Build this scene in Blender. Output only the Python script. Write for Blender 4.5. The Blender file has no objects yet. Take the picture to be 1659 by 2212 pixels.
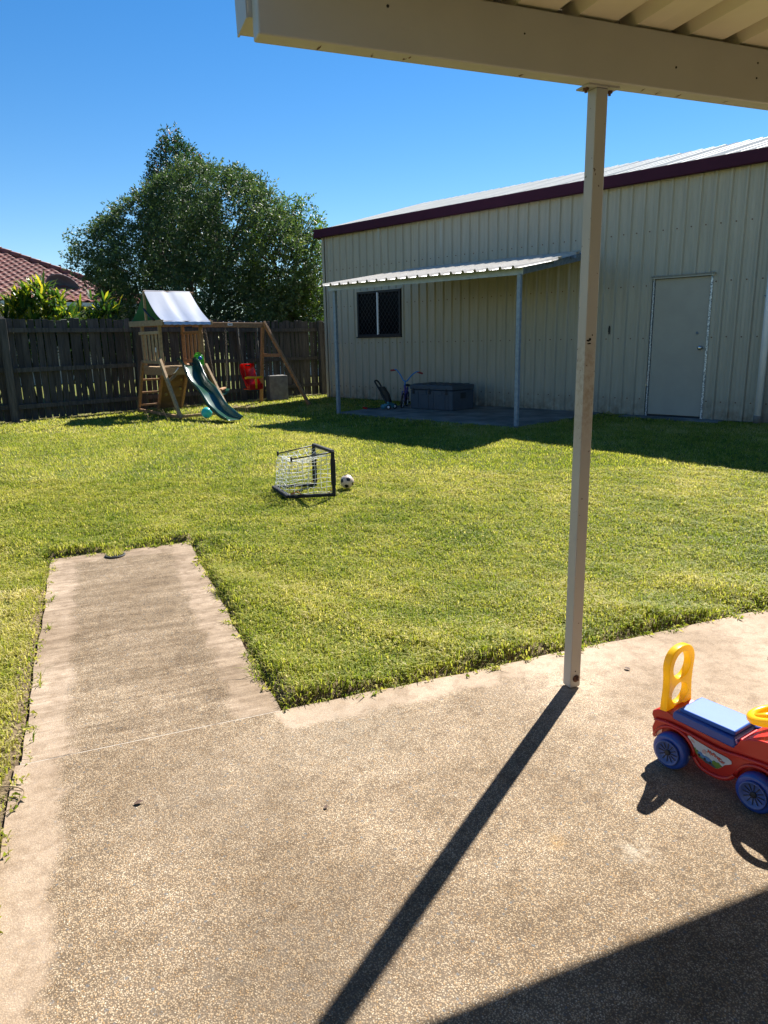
import bpy, bmesh, math, random
import numpy as np
from mathutils import Vector, Matrix
random.seed(7); rng = np.random.default_rng(7)
S = bpy.context.scene
COL = S.collection
R = math.radians

# ------------------------------------------------------------------ camera
CAM_H = 1.42
cd = bpy.data.cameras.new('camera'); cam = bpy.data.objects.new('camera', cd); COL.objects.link(cam)
cd.sensor_fit = 'HORIZONTAL'; cd.sensor_width = 36; cd.lens = 36*1555.6/1659
cd.clip_start = .05; cd.clip_end = 2000
_p, _r = R(13.38), R(1.13)
_up0 = Vector((0, math.sin(_p), math.cos(_p))); _fw = Vector((0, math.cos(_p), -math.sin(_p))); _rt0 = Vector((1, 0, 0))
_rt = _rt0*math.cos(_r) - _up0*math.sin(_r); _up = _rt0*math.sin(_r) + _up0*math.cos(_r)
m = Matrix((_rt, _up, -_fw)).transposed().to_4x4(); m.translation = (0, 0, CAM_H)
cam.matrix_world = m
S.camera = cam

# ------------------------------------------------------------------ sky, sun, exposure
SUN_EL, SUN_AZ = 47.6, 30.8      # azimuth measured from +Y towards +X
w = bpy.data.worlds.new('World'); S.world = w; w.use_nodes = True
nt = w.node_tree; bg = nt.nodes['Background']
sky = nt.nodes.new('ShaderNodeTexSky'); sky.sky_type = 'NISHITA'; sky.sun_disc = False
sky.sun_elevation = R(SUN_EL); sky.sun_rotation = R(SUN_AZ)
sky.air_density = 1.0; sky.dust_density = .0; sky.ozone_density = 3.5
hs_ = nt.nodes.new('ShaderNodeHueSaturation'); hs_.inputs['Saturation'].default_value = 1.32; hs_.inputs['Hue'].default_value = .502
nt.links.new(sky.outputs[0], hs_.inputs['Color']); nt.links.new(hs_.outputs[0], bg.inputs[0]); bg.inputs[1].default_value = .055
sd = bpy.data.lights.new('sun', 'SUN'); sd.energy = 5.0; sd.angle = R(.53); sd.color = (1, .965, .90)
so = bpy.data.objects.new('sun', sd); COL.objects.link(so)
_s = Vector((math.sin(R(SUN_AZ))*math.cos(R(SUN_EL)), math.cos(R(SUN_AZ))*math.cos(R(SUN_EL)), math.sin(R(SUN_EL))))
so.rotation_euler = _s.to_track_quat('Z', 'Y').to_euler(); so.location = (8, 14, 14)
S.view_settings.view_transform = 'Standard'; S.view_settings.look = 'None'
S.view_settings.exposure = 1.38; S.view_settings.gamma = 1; S.view_settings.use_curve_mapping = False

# ------------------------------------------------------------------ materials
def mat(name, col, col2=None, rough=.6, scale=6, stretch=(1, 1, 1), bump=0, bscale=60, metal=0, spec=.5,
        rnd=0, lo=.35, hi=.65, detail=4, coat=0, sub=None):
    M = bpy.data.materials.new(name); M.use_nodes = True
    n = M.node_tree.nodes; l = M.node_tree.links; b = n['Principled BSDF']
    b.inputs['Roughness'].default_value = rough; b.inputs['Metallic'].default_value = metal
    b.inputs['Specular IOR Level'].default_value = spec; b.inputs['Coat Weight'].default_value = coat
    tc = n.new('ShaderNodeTexCoord'); mp = n.new('ShaderNodeMapping'); mp.inputs['Scale'].default_value = stretch
    oi = n.new('ShaderNodeObjectInfo'); ad = n.new('ShaderNodeVectorMath'); ad.operation = 'ADD'
    ml = n.new('ShaderNodeVectorMath'); ml.operation = 'SCALE'; ml.inputs[0].default_value = (13, 7, 19)
    l.new(oi.outputs['Random'], ml.inputs['Scale'])
    l.new(tc.outputs['Object'], ad.inputs[0]); l.new(ml.outputs[0], ad.inputs[1]); l.new(ad.outputs[0], mp.inputs[0])
    nz = n.new('ShaderNodeTexNoise'); nz.inputs['Scale'].default_value = scale; nz.inputs['Detail'].default_value = detail
    l.new(mp.outputs[0], nz.inputs['Vector'])
    cr = n.new('ShaderNodeValToRGB'); cr.color_ramp.elements[0].position = lo; cr.color_ramp.elements[1].position = hi
    c2 = col2 or tuple(c*.82 for c in col)
    cr.color_ramp.elements[0].color = (*c2, 1); cr.color_ramp.elements[1].color = (*col, 1)
    l.new(nz.outputs[0], cr.inputs[0]); out = cr.outputs[0]
    if rnd:
        mr = n.new('ShaderNodeMapRange'); mr.inputs[3].default_value = 1-rnd; mr.inputs[4].default_value = 1+rnd
        l.new(oi.outputs['Random'], mr.inputs[0])
        hs = n.new('ShaderNodeHueSaturation'); l.new(mr.outputs[0], hs.inputs['Value']); l.new(out, hs.inputs['Color']); out = hs.outputs[0]
    l.new(out, b.inputs['Base Color'])
    if bump:
        n2 = n.new('ShaderNodeTexNoise'); n2.inputs['Scale'].default_value = bscale; n2.inputs['Detail'].default_value = 3
        l.new(mp.outputs[0], n2.inputs['Vector'])
        bp = n.new('ShaderNodeBump'); bp.inputs['Strength'].default_value = bump; bp.inputs['Distance'].default_value = .01
        l.new(n2.outputs[0], bp.inputs['Height']); l.new(bp.outputs[0], b.inputs['Normal'])
    return M

def leafmat(name, cols, rough=.45, trans=.35, spec=.4, tboost=1.6):
    """colour from the per-leaf 'tint' attribute; part of the light passes through the leaf"""
    M = bpy.data.materials.new(name); M.use_nodes = True
    n = M.node_tree.nodes; l = M.node_tree.links; b = n['Principled BSDF']; o = n['Material Output']
    at = n.new('ShaderNodeAttribute'); at.attribute_name = 'tint'
    cr = n.new('ShaderNodeValToRGB'); e = cr.color_ramp.elements
    for i, (p, c) in enumerate(cols):
        el = e[i] if i < 2 else e.new(p)
        el.position = p; el.color = (*c, 1)
    l.new(at.outputs['Fac'], cr.inputs[0]); l.new(cr.outputs[0], b.inputs['Base Color'])
    b.inputs['Roughness'].default_value = rough; b.inputs['Specular IOR Level'].default_value = spec
    tr = n.new('ShaderNodeBsdfTranslucent'); mx = n.new('ShaderNodeMixShader'); mx.inputs[0].default_value = trans
    tm = n.new('ShaderNodeMix'); tm.data_type = 'RGBA'; tm.blend_type = 'MULTIPLY'; tm.inputs[0].default_value = 1
    tm.inputs[7].default_value = (tboost, tboost*1.05, tboost*.55, 1)
    l.new(cr.outputs[0], tm.inputs[6]); l.new(tm.outputs[2], tr.inputs[0])
    l.new(b.outputs[0], mx.inputs[1]); l.new(tr.outputs[0], mx.inputs[2]); l.new(mx.outputs[0], o.inputs[0])
    return M

MT = {}
MT['cream'] = mat('cream painted steel', (.42, .385, .305), (.375, .345, .27), rough=.42, scale=3, stretch=(6, 6, .5), bump=.04, bscale=90)
MT['cream_door'] = mat('cream door paint', (.375, .35, .29), (.35, .325, .27), rough=.5, scale=5, bump=.05, bscale=200)
MT['roof_cream'] = mat('cream roof steel', (.66, .64, .58), (.60, .58, .52), rough=.5, scale=2)
MT['plum'] = mat('plum gutter', (.050, .0075, .028), (.042, .006, .024), rough=.6, spec=.2, scale=3)
MT['galv'] = mat('galvanised steel', (.20, .25, .31), (.13, .165, .21), rough=.5, metal=.4, scale=22, lo=.4, hi=.6)
MT['galv_spangle'] = mat('spangled galvanised steel', (.62, .66, .70), (.16, .19, .23), rough=.4, metal=.5, scale=60, lo=.42, hi=.58)
MT['galv_post'] = mat('blue grey galvanised post', (.25, .31, .38), (.18, .23, .29), rough=.5, metal=.3, scale=22)
MT['galv_beam'] = mat('bright galvanised beam', (.34, .39, .46), (.27, .32, .38), rough=.4, metal=.3, scale=12)
MT['awn'] = mat('awning roof steel', (.60, .56, .50), (.50, .46, .40), rough=.45, scale=5)
MT['patio_paint'] = mat('patio beam paint', (.44, .415, .365), (.41, .385, .34), rough=.45, scale=4, bump=.03, bscale=120)
MT['patio_sheet'] = mat('patio sheet underside', (.68, .60, .42), (.62, .545, .37), rough=.5, scale=4)
MT['black'] = mat('black plastic', (.010, .011, .013), rough=.5, scale=20, bump=.08, bscale=90)
MT['blackfab'] = mat('black fabric', (.022, .023, .024), (.012, .012, .013), rough=.85, scale=30, bump=.2, bscale=200)
MT['hole'] = mat('dark hole', (.012, .010, .009), rough=.9)
MT['rust'] = mat('rusty steel', (.16, .07, .035), (.08, .035, .02), rough=.8, scale=80, bump=.4, bscale=200)
MT['white'] = mat('white plastic', (.82, .83, .85), (.76, .77, .79), rough=.45)
MT['glass'] = mat('dark window glass', (.004, .005, .008), rough=.25, spec=.05)
MT['fence'] = mat('weathered fence timber', (.080, .073, .066), (.030, .027, .024), rough=.9, scale=4, stretch=(9, 9, .7), bump=.5, bscale=30, rnd=.32, lo=.3, hi=.7)
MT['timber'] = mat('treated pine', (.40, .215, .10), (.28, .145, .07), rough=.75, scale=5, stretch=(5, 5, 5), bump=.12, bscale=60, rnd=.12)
MT['timber_pale'] = mat('pale pine', (.46, .31, .165), (.33, .21, .11), rough=.8, scale=6, stretch=(4, 4, 4), bump=.12, bscale=60, rnd=.12)  # paler tone, mostly on the left and front timbers
MT['timber_dark'] = mat('dark brown pine board', (.20, .115, .055), (.13, .075, .038), rough=.8, scale=5, bump=.12, rnd=.15)  # darker brown for the climbing boards
MT['slide'] = mat('dark green slide plastic', (.020, .070, .045), (.016, .058, .037), rough=.24, scale=3, spec=.6)
MT['canopy_out'] = mat('faded blue canopy vinyl', (.215, .25, .34), (.19, .225, .31), rough=.38, scale=3)
MT['canopy_in'] = mat('green canopy lining', (.015, .24, .20), (.012, .20, .165), rough=.6)
MT['hem'] = mat('blue hem', (.22, .36, .68), (.36, .48, .76), rough=.5, scale=14)
MT['red'] = mat('red plastic', (.62, .018, .012), (.56, .014, .010), rough=.26, spec=.55, coat=.2)
MT['redcar'] = mat('red toy plastic', (.60, .030, .020), (.53, .024, .016), rough=.28, spec=.55, coat=.15, scale=9)
MT['yellow'] = mat('yellow plastic', (.94, .64, .02), (.90, .60, .016), rough=.28, spec=.55, coat=.15)
MT['bluecar'] = mat('blue toy plastic', (.028, .075, .34), (.024, .065, .30), rough=.32, spec=.55)
MT['bluehub'] = mat('mid blue hub plastic', (.075, .12, .33), (.06, .10, .28), rough=.4)
MT['lime'] = mat('lime green plastic', (.12, .62, .05), (.10, .54, .04), rough=.35)
MT['toyblue'] = mat('bright blue plastic', (.02, .13, .55), rough=.3)
MT['teal'] = mat('turquoise ball vinyl', (.06, .50, .52), (.05, .44, .46), rough=.3, spec=.6)
MT['concrete_old'] = mat('old dark concrete', (.25, .23, .20), (.12, .105, .09), rough=.9, scale=3, bump=.2, bscale=80)
MT['concrete_block'] = mat('grey concrete', (.22, .21, .19), (.14, .13, .12), rough=.9, scale=9, bump=.25, bscale=90)
MT['boxgrey'] = mat('blue grey box plastic', (.055, .072, .095), (.045, .060, .080), rough=.6, bump=.08, bscale=150)
MT['boxdark'] = mat('dark latch plastic', (.02, .022, .026), rough=.6)
MT['bikeblue'] = mat('light blue bike paint', (.05, .22, .55), rough=.3)
MT['bikepurple'] = mat('purple bike frame', (.10, .03, .20), (.03, .08, .35), rough=.35, scale=14, lo=.45, hi=.55)
MT['gripred'] = mat('dark red grip', (.30, .03, .035), rough=.6)
MT['mowerblue'] = mat('pale blue toy plastic', (.05, .20, .26), rough=.5)
MT['ballwhite'] = mat('scuffed ball leather', (.62, .52, .46), (.50, .38, .30), rough=.45, scale=14, lo=.3, hi=.6)
MT['net'] = mat('white net cord', (.80, .80, .76), rough=.7)
MT['orange'] = mat('orange strap', (.60, .16, .05), rough=.7)
MT['chain'] = mat('steel chain', (.30, .30, .29), (.16, .15, .13), rough=.45, metal=.5, scale=60)
MT['rope'] = mat('grey rope', (.20, .17, .13), (.10, .09, .07), rough=.9, scale=70)
MT['tile'] = mat('terracotta roof tile', (.24, .078, .056), (.15, .048, .036), rough=.6, scale=5, bump=.15, bscale=40, rnd=.16)
MT['brick'] = mat('pale house wall', (.45, .40, .34), rough=.85)
MT['dish'] = mat('dark grey dish', (.13, .135, .16), (.10, .105, .125), rough=.6)
MT['bark'] = mat('grey brown bark', (.13, .10, .075), (.06, .045, .035), rough=.9, scale=9, stretch=(3, 3, .6), bump=.6, bscale=30)
MT['palewall'] = mat('pale wall', (.60, .64, .68), (.52, .57, .62), rough=.6)
MT['palm_cane'] = mat('green cane', (.10, .13, .05), (.07, .08, .04), rough=.7)
MT['rock_hold'] = mat('climbing hold', (.30, .24, .08), rough=.7)
MT['straw'] = mat('dry stalk', (.30, .21, .12), (.16, .11, .06), rough=.85, scale=30)
MT['stickersky'] = mat('sticker pale print', (.50, .54, .56), (.56, .57, .58), rough=.35, scale=20)
MT['stickergreen'] = mat('sticker green print', (.14, .24, .04), (.08, .17, .03), rough=.35, scale=60)
MT['stickerblue'] = mat('sticker blue print', (.08, .22, .46), rough=.35)
MT['stickerpink'] = mat('sticker pink print', (.55, .36, .34), rough=.35)
MT['stickerred'] = mat('sticker red lettering', (.60, .10, .06), rough=.35)
MT['stickerwhite'] = mat('sticker white print', (.72, .72, .70), rough=.35)
MT['joint'] = mat('joint paste', (.40, .34, .27), (.09, .07, .055), rough=.9, scale=11, lo=.36, hi=.44)
MT['drain'] = mat('drain grate', (.03, .03, .03), rough=.7)
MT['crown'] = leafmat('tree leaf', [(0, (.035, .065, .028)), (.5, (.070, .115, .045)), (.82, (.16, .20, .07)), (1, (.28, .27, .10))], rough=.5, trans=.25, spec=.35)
MT['crown2'] = leafmat('pink tipped tree leaf', [(0, (.02, .055, .02)), (.8, (.035, .075, .025)), (.9, (.30, .10, .09)), (1, (.40, .16, .14))], rough=.45, trans=.25)
MT['crown3'] = leafmat('light shrub leaf', [(0, (.04, .085, .018)), (.6, (.09, .15, .03)), (.9, (.20, .22, .05)), (1, (.34, .20, .06))], rough=.42, trans=.4)
MT['palmleaf'] = leafmat('palm leaf', [(0, (.02, .055, .015)), (.5, (.05, .11, .02)), (.8, (.22, .26, .02)), (1, (.48, .40, .04))], rough=.38, trans=.35, spec=.5)
MT['grass'] = leafmat('grass blade', [(0, (.085, .130, .016)), (.35, (.215, .245, .032)), (.7, (.37, .335, .075)), (1, (.56, .47, .26))], rough=.6, trans=.42, spec=.22, tboost=1.65)

def glow(M, f, k):
    n = M.node_tree.nodes; l = M.node_tree.links; b = n['Principled BSDF']; o = n['Material Output']
    t = n.new('ShaderNodeBsdfTranslucent'); mx = n.new('ShaderNodeMixShader'); mx.inputs[0].default_value = f; t.inputs[0].default_value = (*k, 1)
    l.new(b.outputs[0], mx.inputs[1]); l.new(t.outputs[0], mx.inputs[2]); l.new(mx.outputs[0], o.inputs[0])
glow(MT['yellow'], .45, (1, .72, .04)); glow(MT['red'], .35, (.85, .03, .02)); glow(MT['redcar'], .15, (.8, .05, .02)); glow(MT['teal'], .3, (.10, .6, .6)); glow(MT['lime'], .3, (.2, .8, .05)); glow(MT['canopy_in'], .2, (.02, .4, .3))

# exposed aggregate concrete: pebbles of several colours in a tan paste, worn smooth along the slab edges
def aggregate():
    M = bpy.data.materials.new('exposed aggregate concrete'); M.use_nodes = True
    n = M.node_tree.nodes; l = M.node_tree.links; b = n['Principled BSDF']
    b.inputs['Roughness'].default_value = .8; b.inputs['Specular IOR Level'].default_value = .2
    tc = n.new('ShaderNodeTexCoord'); co = tc.outputs['Object']
    def vor(s, f='F1'):
        v = n.new('ShaderNodeTexVoronoi'); v.inputs['Scale'].default_value = s; v.feature = f; l.new(co, v.inputs['Vector']); return v
    def noise(s, d=4, rough=.5):
        v = n.new('ShaderNodeTexNoise'); v.inputs['Scale'].default_value = s; v.inputs['Detail'].default_value = d
        v.inputs['Roughness'].default_value = rough; l.new(co, v.inputs['Vector']); return v
    def ramp(src, els, const=False):
        c = n.new('ShaderNodeValToRGB'); e = c.color_ramp.elements
        if const: c.color_ramp.interpolation = 'CONSTANT'
        for i, (p, k) in enumerate(els):
            el = e[i] if i < 2 else e.new(p)
            el.position = p; el.color = (*k, 1) if not isinstance(k, float) else (k, k, k, 1)
        l.new(src, c.inputs[0]); return c.outputs[0]
    def mix(f, a, c, mode='MIX'):
        x = n.new('ShaderNodeMix'); x.data_type = 'RGBA'; x.blend_type = mode
        for sock, v in ((0, f), (6, a), (7, c)):
            if hasattr(v, 'links'): l.new(v, x.inputs[sock])
            elif sock == 0: x.inputs[0].default_value = v
            else: x.inputs[sock].default_value = (*v, 1)
        return x.outputs[2]
    v1 = vor(255); sep = n.new('ShaderNodeSeparateColor'); l.new(v1.outputs['Color'], sep.inputs[0])
    peb = ramp(sep.outputs[0], [(0, (.43, .33, .215)), (.28, (.31, .215, .13)), (.46, (.48, .38, .26)), (.62, (.22, .16, .11)), (.74, (.52, .43, .315)), (.87, (.42, .27, .13)), (.965, (.66, .57, .44))], True)
    v2 = vor(72); sep2 = n.new('ShaderNodeSeparateColor'); l.new(v2.outputs['Color'], sep2.inputs[0])
    grey = ramp(sep2.outputs[1], [(0, 0.0), (.88, 1.0)], True)
    near = ramp(v2.outputs['Distance'], [(.30, 1.0), (.38, 0.0)])
    gm = n.new('ShaderNodeMath'); gm.operation = 'MULTIPLY'; l.new(grey, gm.inputs[0]); l.new(near, gm.inputs[1])
    peb = mix(gm.outputs[0], peb, (.17, .185, .20))
    gap = ramp(v1.outputs['Distance'], [(.36, 0.0), (.58, 1.0)])
    c = mix(gap, peb, (.165, .125, .085))
    at = n.new('ShaderNodeAttribute'); at.attribute_name = 'edge'
    n1 = noise(5, 6, .7)
    am = n.new('ShaderNodeMath'); am.operation = 'MULTIPLY_ADD'; l.new(n1.outputs[0], am.inputs[0]); am.inputs[1].default_value = 1.15; l.new(at.outputs['Fac'], am.inputs[2])
    ed = ramp(am.outputs[0], [(.80, 0.0), (1.9, .66)])
    at2 = n.new('ShaderNodeAttribute'); at2.attribute_name = 'smooth'
    mxm = n.new('ShaderNodeMath'); mxm.operation = 'MAXIMUM'; l.new(ed, mxm.inputs[0])
    sm = n.new('ShaderNodeMath'); sm.operation = 'MULTIPLY'; sm.inputs[1].default_value = .68; l.new(at2.outputs['Fac'], sm.inputs[0]); l.new(sm.outputs[0], mxm.inputs[1])
    fine = noise(330, 2); paste = ramp(fine.outputs[0], [(.35, (.37, .285, .21)), (.65, (.47, .37, .28))])
    c = mix(mxm.outputs[0], c, paste)
    c = mix(1.0, c, (1.10, 1.09, 1.08), 'MULTIPLY')
    # grime darkens what it lies on: soft patches, transverse trowel bands on the path, small stains
    def dirt(f, k):
        nonlocal c
        c = mix(f, c, mix(1.0, c, k, 'MULTIPLY'))
    g1 = noise(1.2, 6, .65); dirt(ramp(g1.outputs[0], [(.40, .85), (.62, 0.0)]), (.60, .56, .50))
    def band(sc, els, k, gain):
        mq = n.new('ShaderNodeMapping'); mq.inputs['Scale'].default_value = sc; l.new(co, mq.inputs[0])
        g = n.new('ShaderNodeTexNoise'); g.inputs['Scale'].default_value = 1; g.inputs['Detail'].default_value = 6; g.inputs['Roughness'].default_value = .65; g.inputs['Distortion'].default_value = .7; l.new(mq.outputs[0], g.inputs['Vector'])
        pth = n.new('ShaderNodeAttribute'); pth.attribute_name = 'path'
        g_ = n.new('ShaderNodeMath'); g_.operation = 'MULTIPLY'; l.new(ramp(g.outputs[0], els), g_.inputs[0]); l.new(pth.outputs['Fac'], g_.inputs[1])
        dirt(g_.outputs[0], k)
    band((2.0, 13, 1), [(.40, .75), (.60, 0.0)], (.68, .66, .63), 1)
    band((2.5, 40, 1), [(.40, .7), (.56, 0.0)], (.74, .72, .69), 1)
    g3 = noise(15, 6, .75); dirt(ramp(g3.outputs[0], [(.34, .8), (.54, 0.0)]), (.62, .58, .53))
    def spot(x, y, r0, col, k):
        nonlocal c
        vm = n.new('ShaderNodeVectorMath'); vm.operation = 'DISTANCE'; vm.inputs[1].default_value = (x, y, 0); l.new(co, vm.inputs[0])
        mr = n.new('ShaderNodeMapRange'); mr.inputs[1].default_value = r0; mr.inputs[2].default_value = 0; mr.inputs[3].default_value = 0; mr.inputs[4].default_value = k; l.new(vm.outputs['Value'], mr.inputs[0])
        q = noise(30, 4, .7); mm = n.new('ShaderNodeMath'); mm.operation = 'MULTIPLY'; l.new(mr.outputs[0], mm.inputs[0]); l.new(ramp(q.outputs[0], [(.40, 0.0), (.58, 1.0)]), mm.inputs[1])
        c = mix(mm.outputs[0], c, col)
    spot(.54, -1.08, .045, (.42, .25, .09), .55); spot(.73, -1.20, .075, (.55, .48, .38), .45); spot(1.17, -.30, .13, (.50, .42, .31), .6)
    spot(-.30, -.45, .42, (.13, .10, .07), .55); spot(-.25, -1.25, .5, (.12, .095, .07), .6); spot(.2, -.25, .35, (.14, .12, .09), .4)
    l.new(c, b.inputs['Base Color'])
    # relief: rounded pebbles standing out of the paste
    hh = n.new('ShaderNodeMath'); hh.operation = 'MULTIPLY_ADD'; l.new(v1.outputs['Distance'], hh.inputs[0]); hh.inputs[1].default_value = -1; hh.inputs[2].default_value = 1
    inv = n.new('ShaderNodeMath'); inv.operation = 'SUBTRACT'; inv.inputs[0].default_value = 1.1; l.new(mxm.outputs[0], inv.inputs[1])
    h2 = n.new('ShaderNodeMath'); h2.operation = 'MULTIPLY'; l.new(hh.outputs[0], h2.inputs[0]); l.new(inv.outputs[0], h2.inputs[1])
    bp = n.new('ShaderNodeBump'); bp.inputs['Strength'].default_value = .5; bp.inputs['Distance'].default_value = .003
    l.new(h2.outputs[0], bp.inputs['Height']); l.new(bp.outputs[0], b.inputs['Normal'])
    return M
MT['aggregate'] = aggregate()

def lawnmat():
    M = bpy.data.materials.new('lawn thatch'); M.use_nodes = True
    n = M.node_tree.nodes; l = M.node_tree.links; b = n['Principled BSDF']; b.inputs['Roughness'].default_value = .9
    b.inputs['Specular IOR Level'].default_value = .15
    tc = n.new('ShaderNodeTexCoord')
    a = n.new('ShaderNodeTexNoise'); a.inputs['Scale'].default_value = 45; a.inputs['Detail'].default_value = 6; a.inputs['Roughness'].default_value = .8
    c = n.new('ShaderNodeTexNoise'); c.inputs['Scale'].default_value = 1.3; c.inputs['Detail'].default_value = 4
    l.new(tc.outputs['Object'], a.inputs['Vector']); l.new(tc.outputs['Object'], c.inputs['Vector'])
    r1 = n.new('ShaderNodeValToRGB'); e = r1.color_ramp.elements
    e[0].position = .3; e[0].color = (.03, .036, .01, 1); e[1].position = .78; e[1].color = (.36, .31, .10, 1)
    k = e.new(.52); k.color = (.125, .135, .03, 1)
    r2 = n.new('ShaderNodeValToRGB'); e = r2.color_ramp.elements
    e[0].position = .4; e[0].color = (.8, .95, .7, 1); e[1].position = .65; e[1].color = (1.15, 1.0, 1.0, 1)
    mx = n.new('ShaderNodeMix'); mx.data_type = 'RGBA'; mx.blend_type = 'MULTIPLY'; mx.inputs[0].default_value = 1
    l.new(a.outputs[0], r1.inputs[0]); l.new(c.outputs[0], r2.inputs[0]); l.new(r1.outputs[0], mx.inputs[6]); l.new(r2.outputs[0], mx.inputs[7])
    at = n.new('ShaderNodeAttribute'); at.attribute_name = 'dirt'
    r5 = n.new('ShaderNodeValToRGB'); e = r5.color_ramp.elements; e[0].position = .42; e[0].color = (.075, .05, .03, 1); e[1].position = .6; e[1].color = (.30, .215, .14, 1)  # dark end also puts the shade below overhanging grass into the colour
    l.new(a.outputs[0], r5.inputs[0])
    m2 = n.new('ShaderNodeMix'); m2.data_type = 'RGBA'; l.new(r5.outputs[0], m2.inputs[7])
    l.new(at.outputs['Fac'], m2.inputs[0]); l.new(mx.outputs[2], m2.inputs[6]); l.new(m2.outputs[2], b.inputs['Base Color'])
    bp = n.new('ShaderNodeBump'); bp.inputs['Strength'].default_value = .8; bp.inputs['Distance'].default_value = .03
    l.new(a.outputs[0], bp.inputs['Height']); l.new(bp.outputs[0], b.inputs['Normal'])
    return M
MT['lawn'] = lawnmat()

def postmat():
    """cream paint with rusty grime, chips and handling marks part of the way up"""
    M = MT['patio_paint'].copy(); M.name = 'worn post paint'
    n = M.node_tree.nodes; l = M.node_tree.links; b = n['Principled BSDF']
    src = b.inputs['Base Color'].links[0].from_socket
    tc = n.new('ShaderNodeTexCoord'); sp = n.new('ShaderNodeSeparateXYZ'); l.new(tc.outputs['Object'], sp.inputs[0])
    r = n.new('ShaderNodeValToRGB'); e = r.color_ramp.elements
    e[0].position = .42; e[0].color = (0, 0, 0, 1); e[1].position = .52; e[1].color = (1, 1, 1, 1)
    k = e.new(.60); k.color = (.8, .8, .8, 1); k = e.new(.64); k.color = (0, 0, 0, 1)
    dv = n.new('ShaderNodeMath'); dv.operation = 'DIVIDE'; dv.inputs[1].default_value = 2.25; l.new(sp.outputs[2], dv.inputs[0]); l.new(dv.outputs[0], r.inputs[0])
    nz = n.new('ShaderNodeTexNoise'); nz.inputs['Scale'].default_value = 38; nz.inputs['Detail'].default_value = 6; nz.inputs['Roughness'].default_value = .7
    l.new(tc.outputs['Object'], nz.inputs['Vector'])
    r2 = n.new('ShaderNodeValToRGB'); e = r2.color_ramp.elements; e[0].position = .42; e[0].color = (0, 0, 0, 1); e[1].position = .72; e[1].color = (.75, .75, .75, 1)
    l.new(nz.outputs[0], r2.inputs[0])
    mu = n.new('ShaderNodeMath'); mu.operation = 'MULTIPLY'; l.new(r.outputs[0], mu.inputs[0]); l.new(r2.outputs[0], mu.inputs[1])
    mx = n.new('ShaderNodeMix'); mx.data_type = 'RGBA'; l.new(mu.outputs[0], mx.inputs[0]); l.new(src, mx.inputs[6]); mx.inputs[7].default_value = (.20, .13, .07, 1)
    n3 = n.new('ShaderNodeTexNoise'); n3.inputs['Scale'].default_value = 55; n3.inputs['Detail'].default_value = 2; l.new(tc.outputs['Object'], n3.inputs['Vector'])
    r3 = n.new('ShaderNodeValToRGB'); e = r3.color_ramp.elements; e[0].position = .715; e[0].color = (0, 0, 0, 1); e[1].position = .74; e[1].color = (1, 1, 1, 1)
    l.new(n3.outputs[0], r3.inputs[0])
    m2 = n.new('ShaderNodeMix'); m2.data_type = 'RGBA'; l.new(r3.outputs[0], m2.inputs[0]); l.new(mx.outputs[2], m2.inputs[6]); m2.inputs[7].default_value = (.10, .06, .035, 1)
    l.new(m2.outputs[2], b.inputs['Base Color'])
    return M
MT['post'] = postmat()

def wallmat():
    M = MT['cream'].copy(); M.name = 'cream cladding splashed at the base'
    n = M.node_tree.nodes; l = M.node_tree.links; b = n['Principled BSDF']; src = b.inputs['Base Color'].links[0].from_socket
    tc = n.new('ShaderNodeTexCoord'); sp = n.new('ShaderNodeSeparateXYZ'); l.new(tc.outputs['Object'], sp.inputs[0])
    mr = n.new('ShaderNodeMapRange'); mr.inputs[1].default_value = .38; mr.inputs[2].default_value = 0; mr.inputs[3].default_value = 0; mr.inputs[4].default_value = 1; l.new(sp.outputs[2], mr.inputs[0])
    def nz(sc, st, a, c_):
        mp = n.new('ShaderNodeMapping'); mp.inputs['Scale'].default_value = st; l.new(tc.outputs['Object'], mp.inputs[0])
        q = n.new('ShaderNodeTexNoise'); q.inputs['Scale'].default_value = sc; q.inputs['Detail'].default_value = 6; q.inputs['Roughness'].default_value = .65; l.new(mp.outputs[0], q.inputs['Vector'])
        r = n.new('ShaderNodeValToRGB'); r.color_ramp.elements[0].position = a; r.color_ramp.elements[1].position = c_; l.new(q.outputs[0], r.inputs[0]); return r.outputs[0]
    m1 = n.new('ShaderNodeMath'); m1.operation = 'MULTIPLY'; l.new(mr.outputs[0], m1.inputs[0]); l.new(nz(7, (1, 1, 1), .35, .65), m1.inputs[1])
    mx = n.new('ShaderNodeMix'); mx.data_type = 'RGBA'; l.new(m1.outputs[0], mx.inputs[0]); l.new(src, mx.inputs[6]); mx.inputs[7].default_value = (.17, .13, .085, 1)
    m3 = n.new('ShaderNodeMath'); m3.operation = 'MULTIPLY'; m3.inputs[1].default_value = .35; l.new(nz(5, (4, 4, .25), .52, .74), m3.inputs[0])
    m2 = n.new('ShaderNodeMix'); m2.data_type = 'RGBA'; l.new(m3.outputs[0], m2.inputs[0]); l.new(mx.outputs[2], m2.inputs[6]); m2.inputs[7].default_value = (.21, .185, .145, 1)
    l.new(m2.outputs[2], b.inputs['Base Color'])
    return M
MT['clad'] = wallmat()

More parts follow.
